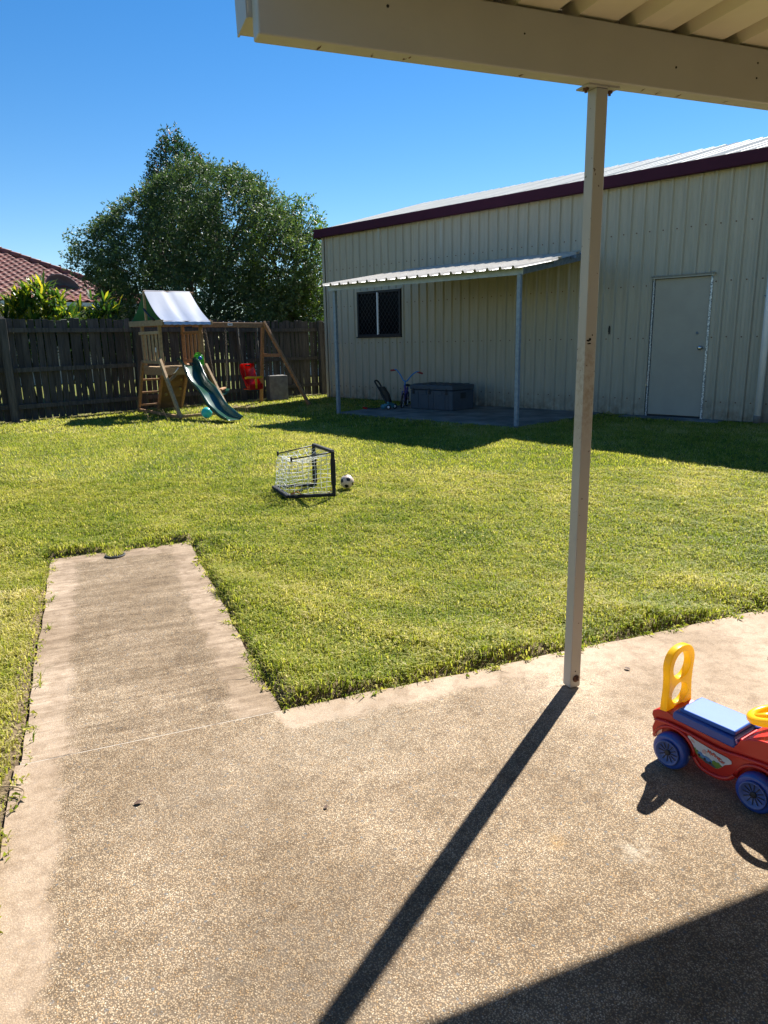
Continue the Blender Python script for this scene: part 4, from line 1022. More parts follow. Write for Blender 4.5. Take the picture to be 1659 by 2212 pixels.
# ================================================================== STORAGE BOX
bx = empty('storage_box', (*sxy(3.60, -1.18), .212), SA, label='long blue grey plastic storage box with latches on the slab against the shed', cat='storage box')
MB().box(0, 0, 0, .98, .60, .34).build('body', 'boxgrey', bx, bevel=.015, seg=2)
for x in (.17, .36, .52, .72, .86):
    MB().box(x, -.010, .02, x+.03, .004, .33).build('rib', 'boxgrey', bx, bevel=.004, seg=1)
for x in (.28, .66): MB().box(x, -.014, .01, x+.16, .004, .26).build('panel', 'boxgrey', bx, bevel=.006, seg=1)
MB().box(-.008, -.012, .345, .988, .612, .43).build('lid', 'boxgrey', bx, bevel=.018, seg=2)
for i in range(6): MB().box(.05+i*.155, .02, .425, .13+i*.155, .58, .445).build('lid_ridge', 'boxgrey', bx, bevel=.006, seg=1)
for x in (.06, .44, .83):
    MB().box(x, -.024, .27, x+.05, -.008, .33).box(x+.008, -.020, .325, x+.042, -.010, .375).build('latch', 'boxdark', bx, bevel=.004, seg=1)
MB().box(.978, .22, .20, .994, .36, .30).build('side_handle', 'boxdark', bx, bevel=.005, seg=1)

# ================================================================== CHILD'S BIKE
bk = empty('child_bicycle', (*sxy(3.30, -1.02), .212), SA+R(-38), label="small child's bicycle with light blue handlebars and dark red grips by the box", cat='bicycle')
bk.rotation_euler = (R(-6), 0, SA+R(-58))
def wheel(name, x, r):
    t = MB().tube([(x+r*math.cos(a), 0, r+r*math.sin(a)) for a in np.linspace(0, 2*math.pi, 28, endpoint=False)], .016, 8, closed=True).build(name, 'black', bk)
    MB().tube([(x+(r-.018)*math.cos(a), 0, r+(r-.018)*math.sin(a)) for a in np.linspace(0, 2*math.pi, 28, endpoint=False)], .006, 6, closed=True).build('rim', 'white', t)
    s = MB().lathe([(.016, -.025), (.016, .025)], 10, (x, 0, r), 'Y')
    for i in range(10):
        a = i*math.pi/5; s.tube([(x, 0, r), (x+(r-.018)*math.cos(a), 0, r+(r-.018)*math.sin(a))], .0018, 4)
    s.build('spokes', 'galv', t)
wheel('wheel', -.22, .13); wheel('wheel', .22, .13)
MB().tube([(.16, 0, .40), (-.10, 0, .17)], .020, 10).tube([(-.10, 0, .17), (-.16, 0, .36)], .015, 8).tube([(-.22, .02, .13), (-.10, .0, .17), (-.22, -.02, .13)], .009, 6).tube([(-.15, .0, .33), (-.22, .03, .13)], .007, 6).build('frame', 'bikepurple', bk)
MB().tube([(.145, 0, .45), (.165, 0, .38), (.18, .03, .30), (.22, .03, .13)], .010, 8).tube([(.18, .03, .30), (.18, -.03, .30), (.22, -.03, .13)], .010, 8).build('fork', 'bikepurple', bk)
MB().tube(catmull([(.10, .24, .66), (.12, .19, .67), (.145, .11, .60), (.15, .04, .50), (.15, 0, .485), (.15, -.04, .50), (.145, -.11, .60), (.12, -.19, .67), (.10, -.24, .66)], 4), .012, 8).tube([(.15, 0, .49), (.15, 0, .40)], .014, 8).build('handlebar', 'bikeblue', bk)
for s in (1, -1): MB().tube([(.11, s*.20, .667), (.085, s*.30, .645)], .017, 8).build('grip', 'gripred', bk)
MB().lathe([(.001, 0), (.045, .0), (.06, .02), (.05, .04), (.001, .045)], 12, (-.17, 0, .37)).build('seat', 'black', bk)
MB().box(.0, -.012, .27, .11, .012, .36).build('frame_pad', 'gripred', bk, bevel=.006)
MB().tube([(-.08, .05, .09), (-.08, .09, .09)], .018, 8).tube([(-.08, -.05, .16), (-.08, -.09, .16)], .018, 8).lathe([(.045, -.004), (.045, .004)], 14, (-.08, 0, .125), 'Y').build('pedals', 'black', bk)

# toy mower: black push handle and pale blue wheeled base
tm = empty('toy_mower', (*sxy(3.36, -1.50), .212), SA+R(10), label='toy push mower with black loop handle and teal blue base left of the bicycle', cat='toy')
MB().box(-.06, -.09, .03, .07, .09, .10).box(-.03, -.06, .10, .04, .06, .135).build('body', 'mowerblue', tm, bevel=.014, seg=2)
for x, y, r in ((-.06, -.10, .045), (.07, -.10, .045), (-.06, .10, .045), (.07, .10, .045)):
    wv = MB().lathe([(.001, -.012), (r, -.012), (r, .012), (.001, .012)], 18, (x, y, r), 'Y').build('wheel', 'mowerblue' if x < 0 else 'black', tm)
    if x > 0: MB().lathe([(.001, -.015), (r*.55, -.015), (r*.55, .015), (.001, .015)], 12, (x, y, r), 'Y').build('hub', 'white', wv)
MB().tube(catmull([(0, -.05, .10), (-.10, -.05, .26), (-.24, -.055, .46), (-.27, -.03, .50), (-.27, .03, .50), (-.24, .055, .46), (-.10, .05, .26), (0, .05, .10)], 5), .016, 8).build('handle_loop', 'black', tm)
MB().prism([(-.04, .12), (.05, .12), (.0, .27), (-.10, .40), (-.20, .40), (-.14, .24)], lambda a, b, t: (a, t-.045, b), .09).build('handle_web', 'black', tm, bevel=.01)

# red-gripped toy lying on the slab edge
rt = MB().tube(catmull([(-.18, 0, .02), (-.05, 0, .02)], 3), .018, 10).build('toy_trimmer', 'red')
rt.location = (*sxy(3.12, -1.78), .215); rt.rotation_euler = (0, 0, SA-R(12)); tag(rt, label='toy with red grip and curved black shaft lying on the slab below the mower', cat='toy')
MB().tube(catmull([(-.05, 0, .02), (.06, .01, .018), (.15, .06, .02), (.22, .12, .04)], 4), .010, 8).build('shaft', 'black', rt)

# yellow rope end lying by the shed wall
ry = MB().tube(catmull([(0, 0, .02), (.03, .02, .05), (.06, -.01, .04), (.09, .01, .02), (.14, -.02, .015), (.10, -.05, .015), (.05, -.04, .03)], 5), .008, 6).build('rope_end', mat('faded yellow rope', (.35, .26, .08), rough=.9))
ry.location = (*sxy(6.93, -.18), .2); ry.rotation_euler = (0, 0, SA); tag(ry, label='short tangle of faded yellow rope on the ground beside the shed wall', cat='rope')

# ================================================================== TOY CAR
cr_ = empty('ride_on_car', (.951, 2.165, 0), math.atan2(-.817, .5766), label='red ride-on toy car with blue seat and wheels and yellow back handle', cat='toy car')
# local x = forward, y = towards the far side of the car
cr_.location.z = .001
def arc(cx, cz, r, a0, a1, n=9): return [(cx+r*math.cos(R(a0+(a1-a0)*i/(n-1))), cz+r*math.sin(R(a0+(a1-a0)*i/(n-1)))) for i in range(n)]
RW = .062
body = [(-.082, .070)]+[(-.088, .105), (-.080, .132), (-.092, .150), (-.090, .166), (-.070, .180), (-.030, .184), (-.008, .176), (.19, .166), (.206, .176), (.218, .200), (.245, .214), (.275, .224), (.33, .232), (.39, .226), (.425, .20), (.445, .155), (.448, .105), (.440, .065)]
body += [(.372, .055)]+arc(.290, .058, .076, -2, 158, 10)+[(.212, .070), (.198, .050), (.172, .038), (.130, .036), (.100, .044), (.082, .062)]+arc(0, .060, .074, 18, 172, 10)
cw = .150
MB().prism(body, lambda a, b, t: (a, .012+t, b), cw).build('body', 'redcar', cr_, bevel=.011, seg=4)
MB().box(-.06, .030, .055, .36, .140, .14).build('underbody', 'redcar', cr_)
bel = [(.040, .112), (.055, .135), (.20, .122), (.222, .105), (.200, .085), (.185, .058), (.165, .046), (.130, .045), (.105, .055), (.085, .078)]
# raised moulding line along the side
sidep = catmull([(-.075, .006, .142), (-.02, .004, .150), (.05, .004, .148), (.16, .005, .140), (.24, .005, .150), (.33, .006, .158), (.42, .010, .148)], 5)
MB().tube(sidep, .005, 8).build('side_moulding', 'redcar', cr_)
for cx in (0, .290):
    MB().tube([(a, .010, b) for a, b in arc(cx, .060, .079, 12, 165, 14)], .006, 8).build('fender_lip', 'redcar', cr_)
lowp = catmull([(.075, .010, .072), (.095, .010, .050), (.125, .010, .041), (.165, .010, .042), (.195, .010, .055), (.212, .010, .075)], 4)
MB().tube(lowp, .007, 8).build('fender_lip', 'redcar', cr_)
# wheels
for cx in (0, .290):
    for cy, sgn in ((.0, -1), (.174, 1)):
        wh = MB().lathe([(.040, -.020), (RW-.012, -.022), (RW-.003, -.017), (RW, -.006), (RW, .006), (RW-.003, .017), (RW-.012, .022), (.040, .020)], 36, (cx, cy, RW), 'Y').build('wheel', 'bluecar', cr_)
        hub = MB().lathe([(.001, -.002*1), (.041, -.002), (.043, -.010), (.040, -.012), (.036, .0)], 32, (cx, cy+sgn*.0195, RW), 'Y').build('hub', 'bluehub', wh)
        sp = MB()
        for i in range(12):
            a = i*math.pi/6; y_ = cy+sgn*.0235
            sp.bar((cx+.013*math.cos(a), y_, RW+.013*math.sin(a)), (cx+.033*math.cos(a), y_, RW+.033*math.sin(a)), .0024, .0016, (0, 1, 0))
        sp.build('spoke_slots', 'boxdark', hub)
        MB().lathe([(.001, 0), (.0105, 0), (.0105, sgn*.004), (.006, sgn*.005), (.001, sgn*.005)], 10, (cx, cy+sgn*.022, RW), 'Y').build('axle_cap', 'boxdark', hub)
# seat
MB().prism([(-.014, .168), (.202, .160), (.206, .176), (.200, .196), (-.004, .204), (-.016, .190)], lambda a, b, t: (a, .008+t, b), .150).build('seat_base', 'bluecar', cr_, bevel=.009, seg=3)
MB().box(.004, .018, .198, .196, .148, .2145).build('seat', mat('blue seat plastic', (.035, .115, .42), (.03, .10, .38), spec=.25, rough=.5, scale=12), cr_, bevel=.007, seg=3)
MB().box(.205, .03, .172, .226, .13, .192).build('front_clip', 'redcar', cr_, bevel=.005)
MB().lathe([(.011, -.02), (.011, .02)], 12, (.207, .150, .185), 'Y').build('hinge', 'bluecar', cr_)
# back handle: loop with two openings, standing across the car
ol = []
for (a, b) in [(-.062, .165), (-.060, .21), (-.056, .26), (-.058, .31), (-.062, .345), (-.056, .375), (-.040, .396), (-.016, .406), (.016, .406), (.040, .396), (.056, .375), (.062, .345), (.058, .31), (.056, .26), (.060, .21), (.062, .165), (.034, .165), (.030, .185), (.020, .192), (-.020, .192), (-.030, .185), (-.034, .165)]:
    ol.append((a*1.12, .165+(b-.165)*.96))
ol = [(p.x, p.y) for p in catmull([(a, b, 0) for a, b in ol], 3)][:-1]
h1 = [(.052*math.cos(t)*(1-.06*math.sin(t)), .332+.052*math.sin(t)) for t in np.linspace(0, 2*math.pi, 32, endpoint=False)]
h2_ = [(.050*math.cos(t), .230+.042*math.sin(t)) for t in np.linspace(0, 2*math.pi, 32, endpoint=False)]
# drawing plane (x -> car y, y -> z), thickness along car x
Mb = Matrix(((0, 0, 1, -.052), (1, 0, 0, .087), (0, 1, 0, 0), (0, 0, 0, 1)))
curve_shape('back_handle', [ol, h1, h2_], 'yellow', cr_, .009, .0045, Mb, 4)
# steering wheel and column
sw_c = Vector((.278, .090, .283)); tilt = Matrix.Rotation(R(-18), 3, 'Y')
MB().tube([sw_c+tilt @ Vector((.070*math.cos(a), .070*math.sin(a), 0)) for a in np.linspace(0, 2*math.pi, 40, endpoint=False)], .0135, 12, closed=True).build('steering_wheel', 'yellow', cr_)
sp = MB()
for a in (R(90), R(210), R(330)): sp.tube([sw_c+tilt @ Vector((0, 0, -.004)), sw_c+tilt @ Vector((.064*math.cos(a), .064*math.sin(a), 0))], [.016, .009], 10)
sp.tube([sw_c+tilt @ Vector((0, 0, .008)), sw_c+tilt @ Vector((0, 0, -.02)), (.305, .090, .215)], [.018, .016, .020], 12).build('steering_column', 'yellow', cr_)
# side sticker with its print, slightly proud of the body side
def sticker(par):
    st_ = [(.046, .134), (.054, .137), (.075, .131), (.13, .124), (.185, .121), (.197, .116), (.199, .107), (.190, .100), (.178, .093), (.168, .080), (.158, .070), (.148, .066), (.118, .070), (.092, .078), (.080, .088), (.070, .104), (.052, .122)]
    Ms = Matrix(((1, 0, 0, 0), (0, 0, 1, .0102), (0, 1, 0, 0), (0, 0, 0, 1)))
    s = curve_shape('sticker', [st_], 'stickersky', par, .0008, 0, Ms, 0)
    def lay(name, poly, m_, d):
        Mx = Ms.copy(); Mx[1][3] = .0102-.0009-d*.0003
        return curve_shape(name, [poly], m_, s, .0003, 0, Mx, 0)
    lay('printed_hills', [(.071, .104), (.076, .106), (.080, .100), (.086, .101), (.092, .093), (.102, .092), (.115, .086), (.135, .085), (.142, .092), (.150, .089), (.158, .091), (.166, .086), (.171, .084), (.158, .0705), (.148, .0665), (.118, .0705), (.092, .0785), (.080, .0885)], 'stickergreen', 1)
    lay('printed_road', [(.094, .0785), (.118, .081), (.138, .077), (.152, .071), (.147, .0672), (.118, .0712)], 'boxgrey', 2)
    lay('printed_cloud', [(.058, .125), (.060, .129), (.066, .128), (.071, .124), (.074, .119), (.066, .120)], 'stickerpink', 1)
    lay('printed_car', [(.086, .096), (.092, .099), (.104, .097), (.110, .094), (.126, .091), (.136, .086), (.137, .079), (.130, .077), (.112, .081), (.094, .086), (.087, .090)], 'stickerblue', 3)
    lay('printed_driver', [(.1075+.0075*math.cos(t), .106+.0075*math.sin(t)) for t in np.linspace(0, 2*math.pi, 14, endpoint=False)], 'stickerpink', 4)
    lay('printed_driver', [(.102, .100), (.113, .099), (.114, .093), (.103, .095)], 'stickerwhite', 4)
    for (x, z) in ((.092, .087), (.112, .082), (.131, .078)):
        lay('printed_wheel', [(x+.004*math.cos(t), z+.0045*math.sin(t)) for t in np.linspace(0, 2*math.pi, 12, endpoint=False)], 'boxdark', 5)
    for w_, x, z in (('My', .1265, .1085), ('First', .1480, .1045), ('Car', .1660, .0970)):
        Mt = Matrix.Translation((x, .0102-.0024, z)) @ Matrix.Rotation(R(10), 4, 'Y') @ Matrix.Rotation(R(90), 4, 'X')
        text_mesh('lettering', w_, .0150, 'stickerred', s, Mt)
sticker(cr_)

# ================================================================== DRAIN, TWIG, LITTER
x, y = hxy(-.52, 2.55)
dr = empty('drain_cover', (x, y, gz(y)+.003), HA, label='small round drain near the end of the concrete path with grass growing in it', cat='drain')
MB().lathe([(.040, -.002), (.066, -.002), (.068, .006), (.058, .007), (.055, .0)], 28).build('ring', 'drain', dr)
gb = MB()
for i in range(-4, 5): L_ = math.sqrt(max(.0, .054**2-(i*.012)**2)); gb.box(-L_, i*.012-.002, -.001, L_, i*.012+.002, .004)
gb.build('grate', 'drain', dr)
V = []; F = []; T = []
for i in range(130):
    a, r_ = random.uniform(0, 6.28), .055*random.random()**.5; bx_, by_ = r_*math.cos(a)-.005, r_*math.sin(a)+.02; h_ = random.uniform(.02, .065); d = random.uniform(0, 6.28); l_ = random.uniform(.01, .05)
    n_ = len(V); V += [(bx_-.002, by_, 0), (bx_+.002, by_, 0), (bx_+math.cos(d)*l_, by_+math.sin(d)*l_, h_)]; F.append((n_, n_+1, n_+2)); t = random.uniform(.3, 1); T += [t]*3
npmesh('grass_tuft', V, F, 'grass', parent=dr, tint=T)

x, y = -1.17, 1.98
tw = MB().tube(catmull([(-.10, .10, .012), (-.03, .09, .02), (.02, .06, .02), (.015, .0, .012), (-.02, -.06, .008), (-.05, -.11, .006)], 5), [.0022]*26, 6).tube(catmull([(-.12, .02, .01), (-.05, .07, .02), (.01, .065, .02)], 4), .0016, 5).build('twig', 'straw')
tw.location = (x-.03, y+.02, .004); tag(tw, label='dry curled grass runner lying across the left edge of the concrete', cat='twig')

def leafbit(name, x, y, s, label, rot, m_='straw'):
    n_ = 7; vs = []
    for i in range(n_):
        t = i/(n_-1); wv = math.sin(math.pi*t)*.28+.04; vs += [((t-.5)*s, -wv*s, .3*s*wv+.1*s*t), ((t-.5)*s, 0, .02*s+.1*s*t), ((t-.5)*s, wv*s, .34*s*wv+.1*s*t)]
    fs = []
    for i in range(n_-1): fs += [(3*i, 3*i+3, 3*i+4, 3*i+1), (3*i+1, 3*i+4, 3*i+5, 3*i+2)]
    o = MB().add(vs, fs, True).build(name, m_, recalc=False); o.location = (x, y, .004); o.rotation_euler = (0, 0, rot); tag(o, label=label, cat='leaf litter')
    return o
bark_ = mat('dark dead leaf', (.09, .05, .03), rough=.8)
leafbit('dead_leaf', -.80, 2.02, .030, 'dark curled dead leaf lying left of centre on the patio', .4, bark_)
leafbit('dead_leaf', 1.72, 2.98, .035, 'dark dead leaf on the concrete at the right edge beyond the toy car', .2, bark_)
leafbit('dead_leaf', -.20, 1.98, .018, 'tiny dark leaf scrap on the patio left of the post shadow', 1.2, bark_)
leafbit('dead_leaf', 1.05, 2.90, .03, 'brown leaf scrap at the lawn edge right of the post base', 2.2, bark_)

# ================================================================== NEIGHBOUR'S HOUSE
nh = empty('neighbour_house', (-11.97, 23.69, 0), FA, label='neighbouring house with red terracotta tiled hip roof over the fence', cat='house')
th = math.atan(math.tan(R(20))); ct, st2 = math.cos(th), math.sin(th); EZ = 2.9
rf = MB().add([(-9, 0, EZ), (5.4, 0, EZ), (2.15, 6.6, EZ+6.6*math.tan(th)), (-9, 6.6, EZ+6.6*math.tan(th)), (5.4, 13.2, EZ), (-9, 13.2, EZ)],
              [(0, 1, 2, 3), (1, 4, 2), (3, 2, 4, 5)]).build('roof_deck', 'tile', nh, recalc=False)
MB().box(-9, .45, .1, 4.9, 12.7, EZ-.05).build('wall', 'brick', nh)
MB().box(-9, -.12, EZ-.14, 5.45, -.02, EZ-.02).build('gutter', 'palewall', nh)
TW, TL = .30, .315
tv = []
pr_ = [(0, .004), (.03, .006), (.06, .010), (.10, .035), (.145, .052), (.19, .052), (.235, .035), (.275, .010), (.30, .004)]
for t, lift in ((0, .022), (1, .002)):
    for a, b in pr_: tv.append((a, t*(TL+.03), b+lift))
for a, b in pr_: tv.append((a, 0, b+.004))
k = len(pr_); tf = [(i, i+1, k+i+1, k+i) for i in range(k-1)]+[(2*k+i, 2*k+i+1, i+1, i) for i in range(k-1)]
tme = bpy.data.meshes.new('tile'); tme.from_pydata(tv, [], tf); tme.materials.append(MT['tile']); tme.polygons.foreach_set('use_smooth', [i < k-1 for i in range(len(tf))])
cells = []
for r_ in range(0, 22):
    for c_ in range(-30, 19):
        x = c_*TW; yy = r_*TL*ct; hx = 5.4-.4924*(yy+.2)
        if x+TW*.75 > hx or yy > 6.5: continue
        cells.append((x, yy, r_))
cells.sort(key=lambda q: (q[0] < -1.3, q[1] < .3, -q[0]))
near = [c for c in cells if c[0] > -.9 and c[1] > .25][:298]; rest = [c for c in cells if c not in near]
for (x, yy, r_) in near:
    o = bpy.data.objects.new('roof_tile', tme); COL.objects.link(o); o.parent = nh
    o.location = (x+random.uniform(-.004, .004), yy, EZ+yy*math.tan(th)+.012); o.rotation_euler = (th+random.uniform(-.006, .006), 0, random.uniform(-.008, .008))
tvn = np.array(tv); VV = []; FF = []
Rx = np.array([[1, 0, 0], [0, ct, -st2], [0, st2, ct]])
for i, (x, yy, r_) in enumerate(rest):
    VV.append(tvn @ Rx.T+[x, yy, EZ+yy*math.tan(th)+.012]); FF.append(np.array(tf)+i*len(tv))
o = npmesh('far_roof_tiles', np.concatenate(VV), np.concatenate(FF), 'tile', parent=nh); o['kind'] = 'stuff'
# hip capping
for i in range(17):
    t0, t1 = i/17, (i+1)/17+.012
    a = Vector((5.4-3.25*t0, 6.6*t0, EZ+6.6*t0*math.tan(th)+.07+.02)); b = Vector((5.4-3.25*t1, 6.6*t1, EZ+6.6*t1*math.tan(th)+.07))
    MB().tube([a, b], [.125, .105], 10, flat=.6).build('hip_tile', 'tile', nh)
# satellite dish
ds = empty('satellite_dish', (-11.25, 26.9, 3.02), FA-R(25), label='dark grey satellite dish on the red tiled roof behind the palms', cat='satellite dish')
pf = [(0.001, 0)]+[(.52*q, .16*q*q) for q in (.25, .5, .75, .9, 1)]+[(.525, .165), (.52, .175)]+[(.51*q, .16*q*q+.012) for q in (.9, .6, .3)]+[(.001, .012)]
dsh = MB().lathe(pf, 32).build('reflector', 'dish', ds); dsh.rotation_euler = (R(118), R(24), 0); dsh.location = (0, 0, .55); dsh.scale = (1.1, .82, 1)
MB().tube([(0, .1, .5), (0, .15, .1), (0, .05, -.15)], .03, 8).build('mast', 'galv', ds)
# pale building glimpsed through the shrubs
pb = empty('pale_outbuilding', (-3.6, 27.5, .2), R(10), label='pale bluish outbuilding glimpsed through the shrubs beside the shed corner', cat='outbuilding')
MB().box(-1.4, 0, 0, 1.9, 3, 3.1).build('wall', 'palewall', pb)
MB().box(-1.6, -.2, 3.1, 2.1, 3.2, 3.22).build('roof', 'roof_cream', pb)

# ================================================================== TREES
def leaves(P, D, size, r, tint, aspect=.42):
    """P points, D shoot directions: diamond leaves"""
    N = len(P); a = r.normal(size=(N, 3)); a = a/np.linalg.norm(a, axis=1)[:, None]; d = D*.6+a*.9; d /= np.linalg.norm(d, axis=1)[:, None]
    b = r.normal(size=(N, 3)); c = np.cross(d, b); c /= np.linalg.norm(c, axis=1)[:, None]+1e-9
    s = (size*r.uniform(.65, 1.25, N))[:, None]; nrm = np.cross(d, c)
    v0 = P; v1 = P+d*s*.5+c*s*aspect*.5+nrm*s*.05; v2 = P+d*s; v3 = P+d*s*.5-c*s*aspect*.5+nrm*s*.05
    V = np.stack([v0, v1, v2, v3], 1).reshape(-1, 3); i = np.arange(N)*4
    return V, np.stack([i, i+1, i+2, i+3], 1), np.repeat(tint, 4)
def tree(name, base, hwf, z0, z1, nsp, per, size, m_, seed, label, cat='tree', depth=.75, tintf=None, twig=.22, stems=5, gaps=.35, cx=None):
    r = np.random.default_rng(seed); t = empty(name, base, 0, label=label, cat=cat)
    z = r.uniform(z0, z1, nsp*6); th_ = r.uniform(0, 2*math.pi, nsp*6)
    lump = lambda th_, z: 1+.10*np.sin(3*th_+z*1.7+seed)+.09*np.sin(7*th_-z*3.1)+.06*np.sin(13*th_+z*6.3)+.04*np.sin(23*th_-z*11)
    W_ = np.where(np.cos(th_) > 0, hwf(z, 1), hwf(z, -1))
    acc = r.uniform(0, 1, len(z)) < W_/W_.max(); z, th_, W_ = z[acc][:nsp], th_[acc][:nsp], W_[acc][:nsp]
    rho = np.where(r.uniform(size=len(z)) < .72, r.uniform(.80, 1.0, len(z)), r.uniform(.25, .85, len(z)))*lump(th_, z)
    out = r.uniform(size=len(z)) < .07; rho = np.where(out, rho*r.uniform(1.03, 1.13, len(z)), rho)
    P = np.stack([rho*W_*np.cos(th_), rho*W_*np.sin(th_)*depth, z], 1)
    # holes where lumps of shade and sky show
    g_ = np.sin(P[:, 0]*2.6+seed)*np.sin(P[:, 1]*2.9+1)*np.sin(P[:, 2]*2.7+2); keep = (g_ < gaps+.05) | (rho < .75) ; P, th_, rho = P[keep], th_[keep], rho[keep]
    D = np.stack([np.cos(th_), np.sin(th_), .55+0*th_], 1)+r.normal(0, .45, (len(P), 3)); D /= np.linalg.norm(D, axis=1)[:, None]
    s_ = r.uniform(0, 1, (len(P), per)); PP = P[:, None]+D[:, None]*s_[..., None]*twig+r.normal(0, .025, (len(P), per, 3)); DD = np.repeat(D[:, None], per, 1)
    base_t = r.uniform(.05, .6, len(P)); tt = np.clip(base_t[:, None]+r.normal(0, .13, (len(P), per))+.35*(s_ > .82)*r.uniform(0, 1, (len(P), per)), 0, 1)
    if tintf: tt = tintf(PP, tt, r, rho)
    V, F, T = leaves(PP.reshape(-1, 3), DD.reshape(-1, 3), size, r, tt.ravel())
    npmesh('crown', V, F, m_, parent=t, tint=T)
    tk = MB()
    # limbs to spots within the crown, twigs beyond
    idx = r.choice(len(P), 90, replace=False); trunkpts = []
    for s in range(stems):
        a = 2*math.pi*s/stems+r.uniform(-.3, .3); q = hwf(np.array([(z0+z1)*.5]), 1)[0]*.33
        p0 = Vector((.12*math.cos(a), .12*math.sin(a), -.1)); p1 = Vector((q*.5*math.cos(a), q*.4*math.sin(a), z0+.25*(z1-z0))); p2 = Vector((q*math.cos(a), q*.8*math.sin(a), z0+.62*(z1-z0)))
        pts = catmull([p0, p1, p2], 5); tk.tube(pts, [.085*(1-.75*i/(len(pts)-1))*(z1/6) for i in range(len(pts))], 7); trunkpts += pts[4:]
    for i in idx:
        e_ = Vector(P[i]); s_ = min(trunkpts, key=lambda p: (p-e_).length+.6*abs(p.z-e_.z*.7)); mid = s_.lerp(e_, .5)+Vector((r.normal(0, .15), r.normal(0, .15), r.uniform(.0, .25)))
        pts = catmull([s_, mid, e_], 3); tk.tube(pts, [.024*(1-.85*k/(len(pts)-1)) for k in range(len(pts))], 5, cap=False)
    tk.build('trunk', 'bark', t)
    return t
def prof_fn(tabL, tabR):
    def f(z, s):
        T = tabR if s > 0 else tabL
        return np.interp(z, [a for a, b in T], [b for a, b in T])
    return f
main = prof_fn([(1.0, 2.1), (2.0, 2.35), (2.8, 2.6), (3.4, 2.65), (3.9, 2.2), (4.4, 1.6), (4.8, 1.0), (5.2, .4), (5.5, .1), (6.0, .1)],
               [(1.0, 2.7), (2.0, 3.0), (3.0, 3.0), (3.4, 2.9), (4.0, 2.6), (4.5, 2.25), (5.0, 1.7), (5.3, 1.2), (5.5, .8), (6.0, .2)])
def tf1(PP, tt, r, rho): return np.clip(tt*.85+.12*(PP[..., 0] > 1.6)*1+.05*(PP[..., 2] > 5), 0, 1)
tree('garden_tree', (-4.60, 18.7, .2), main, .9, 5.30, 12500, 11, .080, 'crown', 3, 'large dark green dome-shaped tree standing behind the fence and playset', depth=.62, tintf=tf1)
cone = prof_fn([(2.5, .9), (3.6, .9), (4.8, .78), (5.6, .62), (6.1, .36), (6.6, .1)], [(2.5, 1.1), (3.6, 1.1), (4.8, 1.05), (5.6, .85), (6.1, .60), (6.5, .1)])
def tf2(PP, tt, r, rho): t = tt*.75; f = (r.uniform(size=tt.shape) < .05*(PP[..., 2] > 5.5)); return np.where(f, .95, np.clip(t, 0, .78))
tree('flowering_tree', (-5.45, 20.9, .2), cone, 2.8, 6.75, 2600, 12, .085, 'crown2', 5, 'narrow pointed tree with pink blossom tips rising behind the dome-shaped tree', depth=.9, tintf=tf2, stems=3, gaps=.6)
shr = prof_fn([(.3, .9), (2, 1.25), (3.4, 1.2), (4.3, .8), (4.9, .3)], [(.3, .9), (2, 1.2), (3.4, 1.1), (4.3, .7), (4.9, .3)])
tree('light_shrub', (-2.25, 19.3, .2), shr, .5, 4.7, 2100, 12, .085, 'crown3', 8, 'looser yellow green shrub between the dome-shaped tree and the shed corner', cat='shrub', depth=.9, stems=4, gaps=.18)

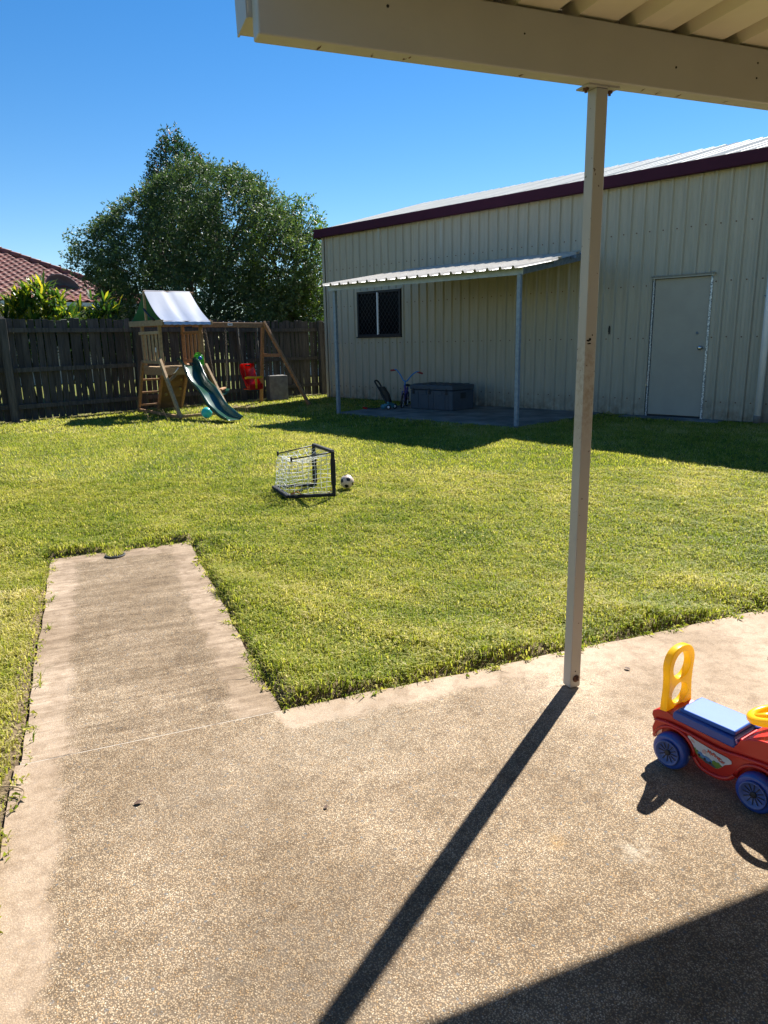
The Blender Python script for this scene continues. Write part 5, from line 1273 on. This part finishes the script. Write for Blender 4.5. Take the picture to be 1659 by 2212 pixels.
# broad strap-leaved palms at the left
def palm(base, n, hmax, spread, seed, label):
    r = np.random.default_rng(seed); t = empty('cane_palm', base, 0, label=label, cat='palm', group='cane palms behind the fence')
    V, F, T = [], [], []; cane = MB()
    for i in range(n):
        a = r.uniform(0, 6.28); rr = spread*math.sqrt(r.uniform()); h = hmax*(1-.42*(rr/spread)**2)*r.uniform(.55, 1.0)
        cx, cy = rr*math.cos(a), rr*.7*math.sin(a)
        if i < 26: cane.tube([(cx*.5, cy*.5, -.05), (cx*.9, cy*.9, h*.5), (cx, cy, h)], [.016, .013, .008], 5)
        top = h > hmax*.66
        nl = r.integers(7, 12)
        for j in range(nl):
            b = r.uniform(0, 6.28); el = r.uniform(.0, 1.15) if not top else r.uniform(.35, 1.4); L = r.uniform(.30, .58); wd = r.uniform(.035, .060)
            d = np.array([math.cos(b)*math.cos(el), math.sin(b)*math.cos(el), math.sin(el)]); s_ = np.cross(d, [0, 0, 1]); s_ /= np.linalg.norm(s_)+1e-9; p = np.array([cx, cy, h])
            n0 = len(V)
            for k, tq in enumerate((0, .35, .7, 1.0)):
                c = p+d*L*tq+np.array([0, 0, -.30*L*tq*tq]); w_ = wd*(.35, 1, .85, .05)[k]/2; V += [c-s_*w_, c+s_*w_]
            F += [(n0+2*k, n0+2*k+1, n0+2*k+3, n0+2*k+2) for k in range(3)]
            tq = np.clip((.80 if top and r.uniform() < .42 else .24)+r.normal(0, .14), 0, 1); T += [tq]*8
    npmesh('foliage', V, F, 'palmleaf', parent=t, tint=T); cane.build('canes', 'palm_cane', t)
palm((-6.55, 14.3, .2), 220, 2.45, .85, 1, 'tallest strap-leaved palm clump, in front of the satellite dish')
palm((-7.75, 14.0, .2), 200, 2.25, .90, 2, 'lower strap-leaved palm clump at the left edge of the picture')
palm((-5.75, 15.2, .2), 120, 2.25, .70, 3, 'darker strap-leaved palm clump between the tall palm and the big tree')

# long seed stalks in the uncut grass round the playset legs
sk = MB()
for i in range(60):
    x, y, _ = pl(random.uniform(-.6, 1.4), random.uniform(-.5, .4), 0); h_ = random.uniform(.10, .26); a = random.uniform(0, 6.28)
    sk.tube([(x, y, .19), (x+.3*h_*math.cos(a), y+.3*h_*math.sin(a), .2+h_*.7), (x+.7*h_*math.cos(a), y+.7*h_*math.sin(a), .2+h_)], [.0022, .0018, .001], 3, cap=False)
o = sk.build('grass_stalks', 'straw'); tag(o, kind='stuff', label='thin straw coloured seed stalks standing in the grass round the playset', cat='grass')
